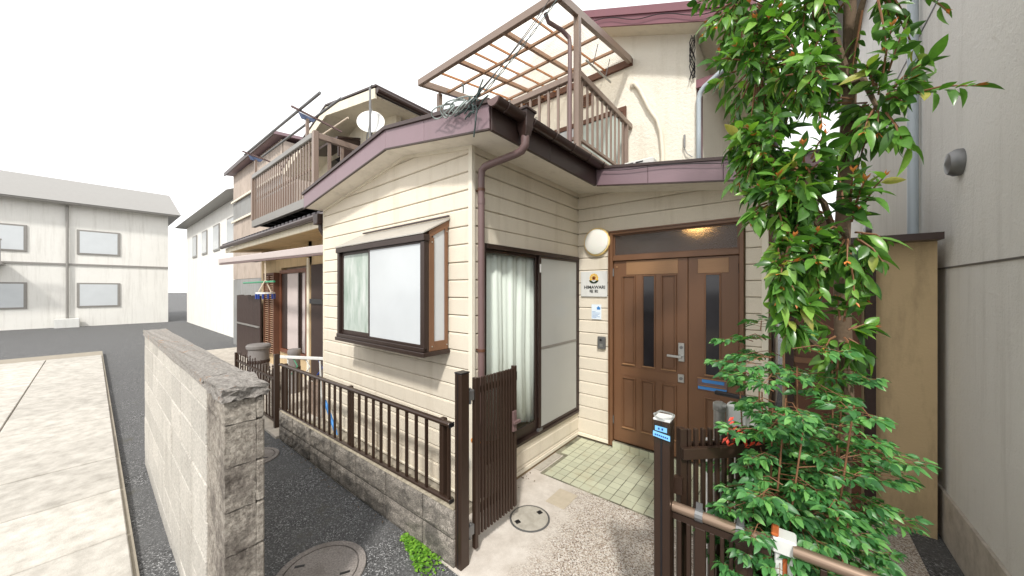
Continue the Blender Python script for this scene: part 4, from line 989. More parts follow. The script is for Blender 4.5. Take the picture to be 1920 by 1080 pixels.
for (c, r, n) in cl:
    c = Vector(c); anchor = Vector(min(trunk, key=lambda p: (Vector(p)-c).length+abs(p[2]-c.z+.3)*.5))
    mid = (anchor+c)/2+Vector((0, 0, .08))
    MB().tube([anchor, mid, c], [.018, .013, .007], 6).build('limb', 'bark', tree, smooth=True)
    for i in range(n):
        while True:
            u = Vector((rnd.uniform(-1, 1), rnd.uniform(-1, 1), rnd.uniform(-1, 1)))
            if u.length <= 1: break
        tip = c+Vector((u.x*r[0], u.y*r[1], u.z*r[2]))
        base = c.lerp(tip, .35)+Vector((0, 0, .03))
        d = (tip-base)
        if d.length < .04: d = Vector((rnd.uniform(-1, 1), rnd.uniform(-1, 1), .3))*.06; tip = base+d
        tw.tube([base, base.lerp(tip, .55)+Vector((0, 0, .015)), tip], [.0045, .0035, .002], 5)
        d.normalize(); nl = rnd.randint(8, 12)
        for k in range(nl):
            f = .25+.75*k/nl; p = base.lerp(tip, f); a = k*2.4+rnd.uniform(-.4, .4)
            sd = d.cross(Vector((0, 0, 1)));  sd = sd.normalized() if sd.length > .05 else Vector((1, 0, 0)); up_ = sd.cross(d)
            out = (sd*math.cos(a)+up_*math.sin(a))*(1.0-.35*f)+d*(.35+.5*f)+Vector((0, 0, -.35-.25*rnd.random()))
            items.append((p, orient(out, rnd.uniform(-1.1, 1.1)), rnd.uniform(.6, 1.25)))
        if rnd.random() < .55:
            for k in range(4):
                a = k*1.6+rnd.random(); o2 = (d+Vector((math.cos(a)*.5, math.sin(a)*.5, .25))).normalized()
                q = orient(o2, 0); L = rnd.uniform(.018, .034); w_ = L*.2
                pts = [tip, tip+q @ Vector((L*.5, -w_, 0)), tip+q @ Vector((L, 0, -.003)), tip+q @ Vector((L*.5, w_, 0)), tip+q @ Vector((L*.5, 0, -.003))]
                budm.add(pts, [(0, 1, 4), (1, 2, 4), (2, 3, 4), (3, 0, 4)])
tw.build('twig', 'twig', tree, kind='stuff'); budm.build('young_leaf', 'bud', tree, kind='stuff')
lm = [leafmesh('evergreen_leaf', .080, .0160, .35, 'leaf', 5, .22), leafmesh('evergreen_leaf_slim', .090, .0145, .3, 'leaf', 5, .4), leafmesh('evergreen_leaf_broad', .066, .0175, .45, 'leaf', 5, .1), leafmesh('evergreen_leaf_young', .056, .0125, .6, 'leaf', 5, -.1)]
rnd.shuffle(items)
for me in lm: me.name = 'leaf'
plant_leaves(tree, items, lm, 'leafm', 'leaf', 'foliage')

# compound-leaved shrub behind the right fence
shr = thing('heavenly_bamboo', (1.98, -.12, 0), 'feathery green shrub with a few red leaves beside the right gate post', 'shrub')
items = []; stm = MB(); red = MB()
stems = []
for i in range(38):
    a = rnd.uniform(0, 6.28); b = Vector((1.985+rnd.uniform(-.08, .2), -.1+rnd.uniform(-.12, .15), 0)); h = rnd.uniform(.6, 1.62)
    t_ = b+Vector((rnd.uniform(-.1, .12), rnd.uniform(-.12, .12), h)); m_ = b.lerp(t_, .5)+Vector((rnd.uniform(-.03, .03), rnd.uniform(-.03, .03), 0))
    stm.tube([b, m_, t_], [.007, .005, .003], 5); stems.append((b, m_, t_))
fronds = []
for (b, m_, t_) in stems:
    for k in range(8): 
        f = rnd.uniform(.32, 1.0); p = b.lerp(m_, f*2) if f < .5 else m_.lerp(t_, f*2-1); fronds.append((p, rnd.uniform(0, 6.28), rnd.uniform(.10, .24)))
# a few hand-placed sprays reaching out to the left, over the gate rail and through the fence
for p in (((1.92, -.06, 1.60), 2.9, .13), ((1.91, -.05, 1.50), 3.2, .14), ((1.97, -.14, 1.62), 2.2, .14), ((1.99, -.18, 1.55), 2.8, .13), ((2.02, -.2, 1.64), 1.2, .16), ((1.96, -.2, 1.46), 3.5, .12), ((2.0, -.22, 1.42), 2.6, .13), ((2.02, -.24, 1.50), 4.4, .14), ((2.0, -.16, 1.36), 3.9, .10), ((2.04, -.24, 1.33), 3.2, .10), ((2.06, -.2, 1.6), .4, .16), ((2.0, -.22, 1.26), 4.3, .10), ((2.01, -.27, 1.17), 3.7, .09), ((2.03, -.3, 1.08), 3.0, .09), ((1.98, -.28, 1.02), 4.6, .12), ((2.04, -.28, 1.4), 5.0, .14), ((1.93, -0.30, 0.92), 3.6, .12), ((1.96, -0.32, 0.86), 4.4, .12), ((1.99, -0.30, 0.95), 2.9, .12), ((1.95, -0.34, 0.76), 3.9, .12), ((2.00, -0.33, 0.80), 3.3, .12), ((1.92, -0.25, 0.68), 3.0, .12), ((1.98, -0.28, 0.70), 4.7, .12), ((2.02, -0.30, 0.88), 5.2, .12), ((2.01, -0.34, 0.66), 3.7, .12), ((1.95, -0.20, 0.98), 3.4, .12), ((2.00, -0.25, 1.00), 4.0, .12), ((1.97, -0.36, 0.94), 4.5, .12), ((1.94, -.05, 1.42), 2.7, .11), ((1.97, -.08, 1.30), 3.4, .09), ((1.88, -.12, 1.02), 3.3, .12), ((1.90, -.25, .80), 3.6, .16), ((1.92, -.25, .74), 2.9, .16), ((1.95, -.1, 1.66), 1.6, .2), ((2.0, -.15, 1.55), 4.2, .2), ((1.98, -.3, .98), 3.9, .16), ((1.97, -.2, 1.1), 4.0, .10), ((2.02, -.36, 1.08), 4.3, .15), ((1.99, -.1, 1.2), 3.0, .08), ((2.0, -.28, 1.25), 3.6, .16)):
    fronds.append((Vector(p[0]), p[1], p[2]))
for (p, a, L) in fronds:
    if L != round(L, 2) and p.x+math.cos(a)*L < (1.94 if .95 < p.z < 1.38 else 1.885): a = math.pi-a; L *= .7; p = Vector((max(p.x, 1.94 if .95 < p.z < 1.38 else 1.89), p.y, p.z))
    d = Vector((math.cos(a), math.sin(a), rnd.uniform(.05, .4))).normalized(); e = p+d*L+Vector((0, 0, -.04*L/.2))
    m_ = p.lerp(e, .5)+Vector((0, 0, .02)); stm.tube([p, m_, e], [.0022, .0018, .001], 4)
    for br in range(3):
        f = .35+.3*br; q0 = p.lerp(e, f)
        for sgn in ((-1, 1) if br < 2 else (-1, 0, 1)):
            sd = d.cross(Vector((0, 0, 1))).normalized()*sgn
            d2 = (d*.7+sd*.8+Vector((0, 0, rnd.uniform(-.25, .1)))).normalized(); l2 = L*(.42-.08*br); q1 = q0+d2*l2
            stm.tube([q0, q1], [.0012, .0008], 3)
            for k in range(3):
                pp2 = q0.lerp(q1, .4+.3*k)
                for s2 in ((-1, 1) if k < 2 else (-1, 0, 1)):
                    d3 = (d2*.8+d2.cross(Vector((0, 0, 1))).normalized()*s2*.75+Vector((0, 0, -.28))).normalized()
                    items.append((pp2, orient(d3, rnd.uniform(-.9, .9)), rnd.uniform(.65, 1.3)))
stm.build('stem', 'twig', shr, kind='stuff')
for i in range(26):
    p = Vector((1.905+rnd.gauss(0, .03), -.285+rnd.gauss(0, .02), 1.245+rnd.gauss(0, .028))); q = orient(Vector((rnd.uniform(-1, .3), rnd.uniform(-1, 1), -.5)), rnd.uniform(-.6, .6)); L = rnd.uniform(.025, .042); w_ = L*.22
    red.add([p, p+q @ Vector((L*.4, -w_, .002)), p+q @ Vector((L, 0, 0)), p+q @ Vector((L*.4, w_, .002)), p+q @ Vector((L*.4, 0, -.002))], [(0, 1, 4), (1, 2, 4), (2, 3, 4), (3, 0, 4)])
red.build('red_leaf', 'redleaf', shr, kind='stuff')
lm2 = [leafmesh('shrub_leaflet', .036, .0085, .3, 'nleaf', 4, .15), leafmesh('shrub_leaflet', .043, .0092, .25, 'nleaf', 4, .3), leafmesh('shrub_leaflet', .030, .0078, .5, 'nleaf', 4, -.1)]
rnd.shuffle(items)
plant_leaves(shr, items, lm2, 'nleafm', 'leaflet', 'foliage')

# weeds at the foot of the block wall, moss in the lane
wd_ = thing('weed_clump', (.05, -.60, 0), 'bright green weed clump at the foot of the block wall corner', 'weed')
vs = []; fs = []; att = []
wl = leafmesh('weed_leaf', .022, .0085, .2, 'weed', 3, .2)
for i in range(520):
    f = rnd.random(); c = Vector((-.16+.40*f, -.535-.06*f, 0)); r = .028+.075*f
    a = rnd.uniform(0, 6.28); rr = r*math.sqrt(rnd.random()); p = c+Vector((rr*math.cos(a)*1.1, rr*math.sin(a), .008+rnd.random()*.075*(1-rr/r*.7)*(.5+.7*f)))
    q = orient(Vector((math.cos(a*3), math.sin(a*3), rnd.uniform(-.2, .6))), rnd.uniform(-.5, .5)); k = len(vs); s_ = rnd.uniform(.6, 1.3); z = rnd.random()
    for v in wl.vertices: vs.append(p+q @ (v.co*s_)); att.append(z)
    fs += [tuple(j+k for j in f_.vertices) for f_ in wl.polygons]
me = bpy.data.meshes.new('weed_leaves'); me.from_pydata([v-Vector(wd_.location) for v in vs], [], fs); at = me.attributes.new('rnd', 'FLOAT', 'POINT'); at.data.foreach_set('value', att); me.materials.append(M['weed'])
o = bpy.data.objects.new('leaves', me); put(o, wd_, Vector(wd_.location)); o['kind'] = 'stuff'

# ------------------------------------------------------------------ cables
def cable(pts, r, mat, name, label, cat='cable'):
    mb = MB()
    for p in pts: mb.tube(p, r, 5)
    return tag(mb.build(name, mat, None, smooth=True), label, cat)
B0 = Vector((.30, -.27, 3.22))
def sag(a, b, s, n=12):
    a = Vector(a); b = Vector(b); return [a.lerp(b, i/n)-Vector((0, 0, s*4*(i/n)*(1-i/n))) for i in range(n+1)]
cable([sag(B0, (.14, 1.75, 6.0), .10), sag(B0+Vector((.03, .02, .02)), (.20, 1.75, 6.1), .08)], .004, 'black', 'overhead_cable', 'pair of straight black cables rising from the eave corner')
tw_ = []
for k in range(2):
    P0 = sag(B0+Vector((.06, .05, .04)), (.42, 1.6, 5.9), .09, 40); tw_.append([p+Vector((.008*math.cos(i*1.1+k*3.1), .008*math.sin(i*1.1+k*3.1), 0)) for i, p in enumerate(P0)])
cable(tw_, .0035, 'cable', 'twisted_cable', 'twisted overhead cable rising beside the balcony roof from the eave corner')
loops = []
for i in range(5):
    c = Vector((.22-.07*rnd.random(), -.27-.02*i*.3, 3.20+.02*rnd.random())); rx, rz = rnd.uniform(.07, .15), rnd.uniform(.035, .06); off = -.05*i
    loops.append([c+Vector((off+rx*math.cos(a*.349), .02*math.sin(a*.7), rz*math.sin(a*.349))) for a in range(19)])
tb = cable(loops, .0055, 'cablepale', 'cable_coil', 'tangled coil of grey cables tied on the eave corner', 'cable')
kn = MB()
for i in range(16):
    a = Vector((.30+rnd.gauss(0, .05), -.27+rnd.gauss(0, .02), 3.18+rnd.gauss(0, .045))); b = a+Vector((rnd.gauss(0, .06), rnd.gauss(0, .015), rnd.gauss(0, .06))); kn.tube([a, a.lerp(b, .5)+Vector((.015, -.01, .012)), b], .006, 5)
kn.build('cable_knot', 'cable', tb, kind='stuff')
# cable along the C fascia and rake of the upper roof
cable([[(x, CY-.03, zs(x)+.155-.012*math.sin((x-.5)*7)) for x in [.5+.1*i for i in range(15)]]], .004, 'black', 'fascia_cable', 'thin black cable slung along the mauve fascia over the entrance')
cable([[(x, RY-.03, zr(x)-.09+.025*math.sin(x*9)) for x in [-.1+.1*i for i in range(18)]]], .005, 'black', 'rake_cable', 'loose black cable along the plum upper roof edge')
ins = MB()
for i in range(7):
    a0 = rnd.uniform(0, 6); ins.tube([(1.12+.03*math.cos(a0+k), Y2-.04+.015*math.sin(a0+k*1.3), 4.97-k*.075+rnd.uniform(-.01, .01)) for k in range(8)], .005, 5)
tag(ins.build('cable_drop', 'black', None), 'knotted black cable drop hanging down the upper stucco corner', 'cable')
ac = thing('insulator', (1.04, Y2-.03, 3.55), 'small grey wall insulator low on the upper stucco corner', 'insulator')
MB().tube([(1.03, Y2-.03, 3.62), (1.03, Y2-.03, 3.78)], .012, 8).build('insulator_body', 'steeldull', ac); MB().tube([(1.03, Y2-.03, 3.62), (1.05, Y2-.03, 3.55), (1.12, Y2-.03, 3.48)], .006, 6).build('insulator_wire', 'steeldull', ac)
au = thing('outdoor_unit', (.62, 2.35, 3.15), 'white air-conditioner unit lying low on the entrance roof', 'air conditioner')
box('unit_case', 'white', au, .44, .80, 2.2, 2.55, 3.18, 3.42, bevel=.012)
for i in range(2): box('unit_slot', 'black', au, .47+.12*i, .56+.12*i, 2.196, 2.199, 3.385, 3.40)

# laundry hanger hung in the balcony
hg = thing('laundry_bar', (.2, 2.1, 4.55), 'thin metal laundry bar hanging under the balcony roof', 'laundry rack')
MB().tube([(.15, 1.75, 4.60), (.23, 2.3, 4.56)], .012, 8).build('bar', 'steel', hg); 
for y in (1.85, 2.2): MB().tube([(.2, y, 4.58), (.26, y, 4.80)], .005, 5).build('hook', 'steeldull', hg)

# ------------------------------------------------------------------ neighbouring house on the left
nb = thing('neighbour_house', (-6, 1.5, 0), 'tan neighbouring house with upstairs railing and dark sliding doors, left of the cream house', 'house')
NY = .90
MB().box(-9.05, -7.52, NY, NY+.12, -.1, 3.1).box(-5.86, -5.69, NY, NY+.12, -.1, 3.1).box(-5.05, -2.9, NY, NY+.12, -.1, 3.1).box(-7.52, -5.05, NY, NY+.12, 2.36, 3.1).box(-7.52, -5.86, NY, NY+.12, -.1, .36).box(-9.05, -2.9, 4, 4.1, 0, 3.1).box(-9.05, -8.93, NY+.12, 4, 0, 3.1).build('lower_wall', 'tanwall', nb)
MB().box(-7.5, -5.1, NY+.6, NY+.64, -.1, 2.5).build('inner_wall', 'room', nb)
sd_ = MB().box(-7.5, -7.44, NY-.04, NY+.02, .36, 2.30).box(-5.93, -5.87, NY-.04, NY+.02, .36, 2.30).box(-7.44, -5.93, NY-.04, NY+.02, 2.22, 2.30).box(-7.44, -5.93, NY-.05, NY+.02, .36, .44).build('sliding_door', 'orangewood', nb, bevel=.003)
box('door_sash', 'canopy', sd_, -7.1, -6.42, NY+.0, NY+.02, .45, 2.21); box('door_sash', 'frame', sd_, -6.42, -6.36, NY-.01, NY+.019, .45, 2.21); box('door_sash', 'frame', sd_, -7.43, -7.1, NY-.01, NY+.02, .45, 2.21)
box('door_sash', 'canopy', sd_, -6.28, -6.05, NY+.03, NY+.04, .45, 2.21); box('door_sash', 'darkwood', sd_, -6.36, -6.28, NY+.02, NY+.045, .45, 2.21); box('door_sash', 'darkwood', sd_, -6.05, -5.94, NY+.02, NY+.045, .45, 2.21)
dd = MB().box(-5.68, -5.06, NY-.02, NY+.03, -.05, 2.35).build('dark_door', 'darkwood', nb, bevel=.003)
MB().box(-5.68, -5.06, NY-.05, NY-.021, 1.55, 1.65).build('door_rail', 'black', dd)
MB().tube([(-5.78, NY-.03, -.05), (-5.78, NY-.03, 2.5)], .035, 8).build('corner_pipe', 'ivorywall', nb)
sh = MB().box(-8.35, -8.3, NY-.14, NY-.02, .25, 2.25).box(-7.62, -7.57, NY-.14, NY-.02, .25, 2.25).box(-8.3, -7.62, NY-.14, NY-.02, 2.2, 2.25).box(-7.98, -7.94, NY-.14, NY-.02, .25, 2.2).box(-8.3, -7.62, NY-.04, NY-.02, .25, 2.2).build('louvre_shutter', 'brownprint', nb)
z = .28; proto = None
while z < 2.18:
    for xa in (-8.14, -7.78):
        if proto is None: proto = MB().obox((xa, NY-.10, z), (.155, 0, 0), (0, .03, -.016), (0, .004, .008)).build('slat', 'tan', sh)
        else: copy(proto, (xa, NY-.09, z))
    z += .052
eave = MB().prism([(.22, 2.80), (NY, 2.86), (NY, 2.88), (.22, 2.82)], 'x', -9.3, -2.9).build('eave_soffit', 'tanwall', nb)
MB().box(-9.3, -2.9, .19, .219, 2.79, 2.90).build('eave_board', 'ivorywall', nb)
MB().prism([(.14, 2.93), (1.3, 3.22), (1.3, 3.27), (.14, 2.98)], 'x', -9.35, -2.9).build('eave_roof', 'rooftile', nb)
g = MB(); 
for i in range(34): g.prism([(.12, 2.965), (1.3, 3.26), (1.3, 3.30), (.12, 3.005)], 'x', -9.3+i*.19, -9.3+i*.19+.11)
g.build('roof_tiles', 'rooftile', nb, kind='stuff')
MB().tube([(-9.3, .11, 2.92), (-2.9, .11, 2.92)], .045, 10).build('eave_gutter', 'gutter', nb)
MB().prism([(-3.10, 2.88), (-2.93, 2.88), (-2.95, 2.74), (-3.08, 2.74)], 'y', -.06, .08).build('rain_hopper', 'darktrim', nb, bevel=.008)
MB().tube([(-3.01, .01, 2.75), (-3.01, .01, 2.68), (-2.985, .06, 2.58), (-2.97, .12, 2.5), (-2.97, .12, .2)], .03, 8).build('hopper_pipe', 'darktrim', nb, smooth=True)
# upstairs balcony
BY = .10; bx0_, bx1_ = -6.5, -3.42
fl = MB().box(bx0_-.05, bx1_+.05, BY-.02, BY+.05, 3.12, 3.26).build('balcony_beam', 'greyalu', nb, bevel=.004)
for i in range(8): box('joist', 'black', nb, bx0_+.15+i*.4, bx0_+.24+i*.4, BY+.06, 1.4, 3.13, 3.22)
MB().box(bx0_, bx1_, BY+.051, 1.4, 3.222, 3.25).build('balcony_floor', 'greyalu', nb)
nr = MB().box(bx0_, bx1_-.07, BY-.035, BY+.035, 4.10, 4.19).build('balcony_rail', 'greyalu', nb, bevel=.01)
for x in (bx0_, bx1_): box('balcony_post', 'rosy', nb, x-.035, x+.035, BY-.036, BY+.036, 3.26, 4.195, bevel=.004)
n_ = 26; proto = None
for i in range(n_):
    x = bx0_+.1+(bx1_-bx0_-.2)*i/(n_-1)
    if proto is None: proto = MB().box(x-.016, x+.016, BY-.008, BY+.008, 3.262, 4.099).build('baluster', 'rosy', nr)
    else: copy(proto, (x, BY, (3.262+4.099)/2))
box('mid_rail', 'rosy', nr, bx0_+.04, bx1_-.04, BY+.0105, BY+.03, 3.66, 3.70)
rp = MB().box(bx0_+.04, bx1_-.9, BY+.031, BY+.037, 3.27, 3.62).build('backing_panel', 'rosy', nr)
nr2 = MB().box(bx1_-.03, bx1_+.03, BY+.037, 1.4, 4.09, 4.18).build('side_rail', 'rosy', nb, bevel=.006)
for i in range(6): box('baluster', 'rosy', nr2, bx1_-.01, bx1_+.01, BY+.2+i*.19-.024, BY+.2+i*.19+.024, 3.26, 4.089)
# upper floor
UY = 1.4
def zn(x): return 5.29-.17*abs(x+4.75) if x > -4.75 else 5.29-.29*abs(x+4.75)
poly = [(-6.7, 3.1), (-3.35, 3.1), (-3.35, zn(-3.35)-.1), (-4.75, zn(-4.75)-.1), (-6.7, zn(-6.7)-.1)]
MB().prism(poly, 'y', UY, UY+.1).build('upper_wall', 'ivorywall', nb)
MB().box(-3.45, -3.351, UY+.1, 5, 3.1, 4.78).build('upper_wall', 'ivorywall', nb)
def nslab(x0, x1, lo, hi, y0, y1, nm, mat):
    xs = [x0]+([-4.75] if x0 < -4.75 < x1 else [])+[x1]; MB().prism([(x, zn(x)+lo) for x in xs]+[(x, zn(x)+hi) for x in xs[::-1]], 'y', y0, y1).build(nm, mat, nb)
nslab(-7.1, -2.98, -.12, -.10, .82, 5, 'upper_soffit', 'ivorywall'); nslab(-7.1, -2.96, -.099, .02, .84, 5, 'upper_roof', 'rooftile')
for a, b in ((-7.1, -4.752), (-4.748, -2.97)): nslab(a, b, -.16, .0, .79, .819, 'rake_board', 'ivorywall')
nslab(-7.15, -2.93, .021, .05, .78, 5, 'roof_edge', 'darktrim')
MB().tube([(-2.93, .8, zn(-2.95)-.04), (-2.93, 5, zn(-2.95)-.08)], .05, 10).build('upper_gutter', 'gutter', nb)
MB().box(-3.0, -2.86, 1.75, 1.9, 4.44, 4.62).tube([(-2.93, 1.82, 4.46), (-2.95, 1.82, 4.38), (-3.3, 1.6, 4.1)], .04, 8).build('upper_hopper', 'gutter', nb)
# window hood
wh = MB().prism([(.95, 4.72), (UY, 4.84), (UY, 4.88), (.95, 4.76)], 'x', -6.0, -4.62).build('window_hood', 'darktrim', nb)
MB().prism([(.97, 4.40), (UY-.001, 4.40), (UY-.001, 4.83), (.97, 4.715)], 'x', -4.66, -4.625).build('hood_cheek', 'darktrim', wh)
box('upper_window', 'darkglass', nb, -5.9, -4.68, UY-.03, UY-.002, 3.35, 4.7)
box('window_post', 'darkwood', nb, -5.2, -5.13, UY-.06, UY-.031, 3.35, 4.7)
box('door_sash', 'brownprint', nb, -4.62, -4.3, UY-.03, UY-.002, 3.3, 4.3)
# terrace canopy beam
cb = MB().bar((-9.0, .03, 2.55), (-2.92, .03, 2.40), .07, .115).build('canopy_beam', 'canopy', nb, bevel=.01)
MB().bar((-9.0, .03, 2.47), (-2.92, .03, 2.335), .05, .03).build('canopy_rail', 'pipe', cb)
for i in range(5):
    x = -8.6+i*1.3; z = 2.55+(x+9)*(-.15/6.08); MB().bar((x, .07, z), (x, NY, z+.12), .03, .05).build('canopy_rafter', 'trim', cb)
MB().box(-8.9, -7.9, .5, .75, 2.56, 2.68).build('shutter_housing', 'black', nb)

# laundry poles on brackets above the neighbour balcony
def pole(a, b, r, mat, label, name='laundry_pole'): return tag(MB().tube([a, b], r, 8).build(name, mat, None, smooth=True), label, 'laundry pole', 'laundry poles beside the neighbour balcony')
pole((-6.6, -.02, 4.60), (-3.0, .0, 4.57), .02, 'steeldull', 'outermost long grey laundry pole above the neighbour balcony, ending against the sky')
pole((-6.4, .22, 4.58), (-2.9, .24, 4.56), .018, 'steeldull', 'second grey laundry pole above the neighbour balcony, nearer the house')
pole((-5.2, .62, 4.62), (-3.45, .60, 4.60), .015, 'rope', 'short pale laundry pole in front of the ivory upper wall')
pole((-7.0, .05, 1.98), (-5.05, .05, 1.985), .017, 'green', 'green laundry pole hanging below the white canopy beam')
for k, x in enumerate((-6.35, -3.72)):
    o = thing('pole_bracket', (x, .1, 4.2), ('slate-blue forked laundry pole bracket at the far end of the neighbour balcony rail', 'slate-blue forked laundry pole bracket near the corner post of the neighbour balcony')[k], 'bracket', 'laundry pole brackets')
    box('bracket_post', 'rosy', o, x-.02, x+.02, .08, .12, 4.197, 4.47); MB().bar((x, -.12, 4.58), (x, .62, 4.46), .022, .026).build('bracket_arm', 'pipe', o); MB().prism([(.02, 4.45), (.18, 4.45), (.22, 4.50), (-.02, 4.53)], 'x', x-.012, x+.012).build('bracket_gusset', 'slate', o)
# satellite dish and mast
ds = thing('satellite_dish', (-3.3, .75, 4.2), 'round white satellite dish above the cream house gable', 'satellite dish')
prof = [(.0, 0), (.08, .006), (.15, .022), (.2, .042), (.205, .05), (.19, .048), (.1, .018), (0, .008)]
MB().lathe((-3.0, .75, 4.42), prof, 36, (.72, -.62, .3)).build('dish', 'white', ds, smooth=True)
MB().tube([(-3.02, .78, 4.40), (-3.1, .8, 4.3), (-3.12, .8, 3.9)], .018, 8).build('dish_arm', 'steeldull', ds); MB().tube([(-3.12, .75, 4.32), (-3.10, .72, 4.2), (-3.05, .7, 4.15)], .006, 5).build('dish_cable', 'black', ds)
MB().tube([(-2.8, .62, 3.5), (-2.8, .62, 4.85)], .016, 8).build('mast', 'steeldull', ds); MB().tube([(-2.84, .62, 4.83), (-2.74, .62, 4.87)], .01, 6).build('mast_arm', 'steeldull', ds)
tag(MB().tube([(-2.83, .5, 3.5), (-2.62, .55, 4.45)], .006, 5).build('stay_wire', 'steeldull', None), 'thin slanting stay wire beside the white satellite dish', 'wire')
tp = thing('blue_bundle', (-2.2, 2.3, 4.3), 'bright blue tarpaulin bundle on the roof behind the ridge', 'tarpaulin')
roughbox(-2.7, -2.2, 2.2, 2.6, 4.3, 4.5, .03, 'tarpaulin', 'blue', tp); roughbox(-2.65, -2.5, 2.2, 2.4, 4.49, 4.66, .03, 'tarpaulin', 'blue', tp)
box('bundle_rack', 'steeldull', tp, -2.75, -2.15, 2.2, 2.6, 3.4, 4.3)

# laundry hanger with blue pegs
HX, HY, HZ = -5.55, .05, 1.76
lh = thing('peg_hanger', (HX, HY, HZ-.1), 'round laundry hanger with blue pegs hanging from the green pole', 'laundry hanger')
MB().lathe((HX, HY, HZ), [(.15, 0), (.15, .03), (.13, .03), (.13, 0)], 20).build('hanger_ring', 'white', lh)
for i in range(12):
    a = i*math.pi/6; cx_, cy_ = HX+.145*math.cos(a), HY+.145*math.sin(a); box('peg', 'bluedark', lh, cx_-.022, cx_+.022, cy_-.01, cy_+.01, HZ-.09, HZ)
st_ = MB()
for i in range(4):
    a = i*math.pi/2+.4; st_.tube([(HX+.145*math.cos(a), HY+.145*math.sin(a), HZ+.02), (HX, HY, HZ+.27)], .008, 5)
st_.tube([(HX, HY, HZ+.27), (HX, HY, 2.42)], .012, 6); st_.build('hanger_cord', 'rope', lh, kind='stuff')

# yard: board fence, urn stools, iron gate, clutter
bf = thing('board_fence', (-9.2, .7, 0), 'dark brown board fence at the back of the neighbour yard', 'fence')
for i in range(10): box('board', 'darkwood', bf, -10.6+i*.222, -10.6+i*.222+.217, .70, .73, -.1, 1.68+.008*(i % 3))
box('fence_rail', 'greyalu', bf, -10.6, -8.4, .67, .699, .86, .90)
def urn(x, y, r, h, label):
    o = thing('urn', (x, y, 0), label, 'pot', 'pots in the neighbour yard')
    MB().lathe((x, y, -.05), [(r*.8, 0), (r*.86, h*.4), (r*.84, h*.86), (r, h*.9), (r*1.02, h*.96), (r*.9, h), (0, h)], 24).build('urn_body', 'stone', o, smooth=True)
    MB().lathe((x, y, -.05), [(r*.9, h*.52), (r*.91, h*.56), (r*.89, h*.6)], 24).build('urn_band', 'darkwood', o)
urn(-6.35, .15, .21, .78, 'wide pale stone pot with flat lid behind the scrolled iron gate')
urn(-5.0, .35, .11, .80, 'slim grey lidded pot beside the dark door')
ig = thing('iron_gate', (-4.2, -.41, -.08), 'scrolled dark iron gate left of the railing fence', 'gate')
def gp2(x, z0, z1, s=.022): return box('gate_post', 'alu', ig, x-s, x+s, -.41-s, -.41+s, z0, z1, bevel=.003)
gp2(-3.36, -.1, .965, .03); gp2(-5.4, -.1, .75, .025)
for i in range(14):
    x = -5.28+i*.135; MB().box(x-.008, x+.008, -.418, -.402, .02, .72+.03*(i % 2)).build('picket', 'alu', ig); MB().lathe((x, -.41, .74+.03*(i % 2)), [(.0, -.02), (.014, 0), (0, .03)], 8).build('finial', 'alu', ig)
for z in (.04, .62): box('gate_rail', 'alu', ig, -5.38, -3.39, -.422, -.398, z-.015, z+.015)
for i in range(4):
    x = -5.0+i*.42; sgn = 1 if i % 2 else -1
    MB().tube([(x+sgn*(.085-.006*k)*math.cos(k*.55), -.425, .50+(.085-.006*k)*math.sin(k*.55)) for k in range(14)], .009, 6).build('scroll', 'alu', ig, smooth=True)
tag(box('gate_pillar', 'oldblock', None, -4.05, -3.85, -.34, -.14, -.06, .62, bevel=.012), 'short weathered stone pillar behind the scrolled iron gate', 'pillar')
tag(MB().prism([(-4.6, -.52), (-3.02, -.52), (-3.02, -.362), (-4.6, -.362)], 'z', -.2, -.03).build('threshold_slab', 'cement', None, bevel=.004), 'pale concrete threshold slab under the scrolled iron gate', 'slab')
dr = thing('drying_rack', (-3.6, -.05, 0), 'white drying rack bar with hanging clothes hangers behind the railing', 'drying rack')
MB().bar((-3.75, -.28, .86), (-2.9, .08, .88), .03, .04).build('rack_bar', 'white', dr, bevel=.004)
for x, y in ((-3.6, -.2), (-3.05, .02)): MB().tube([(x, y, .84), (x+.05, y, .35), (x+.02, y, -.04)], .012, 6).build('rack_leg', 'white', dr)
for i in range(3): MB().tube([(-3.5+i*.2, -.16+i*.09, .84), (-3.44+i*.2, -.13+i*.09, .74), (-3.52+i*.2, -.18+i*.09, .62)], .009, 5).build('clothes_hanger', ('green', 'white', 'bluedark')[i], dr)
tag(roughbox(-3.7, -3.0, .1, .5, -.05, .42, .02, 'storage_box', 'rosy', None), 'worn pale-brown storage box beside the far corner of the cream house', 'box')
tag(MB().tube([(-2.55, -.12, .42), (-2.4, -.13, .3), (-2.2, -.15, .16), (-2.12, -.16, .08)], .02, 8).build('blue_hose', 'blue', None, smooth=True), 'blue hose leaning on the siding behind the railing', 'hose')
tag(MB().tube([(-1.75, -.2, .085), (-1.2, -.2, .09), (-1.05, -.18, .10)], .022, 8).build('orange_pipe', 'orange', None, smooth=True), 'orange pipe lying behind the railing near its middle post', 'pipe')
o = thing('wrapped_pipe', (-.7, -.2, .08), 'blue-taped orange pipe lying behind the railing at its centre', 'pipe')
MB().tube([(-.98, -.2, .09), (-.66, -.2, .095)], .024, 8).build('pipe_end', 'orange', o, smooth=True); MB().tube([(-.90, -.2, .09), (-.80, -.2, .094)], .029, 8).build('tape_band', 'skyblue', o)
tag(MB().obox((-.03, -.03, .40), (.016, 0, 0), (0, .004, 0), (0, 0, .055)).build('blue_tag', 'blue', None), 'small blue tag on the siding near the right end of the railing', 'tag')
tag(MB().tube([(.06, -.04, .62), (.13, -.06, .62)], .026, 10).build('orange_spout', 'orange', None), 'short orange pipe stub poking out near the gate post', 'pipe stub')

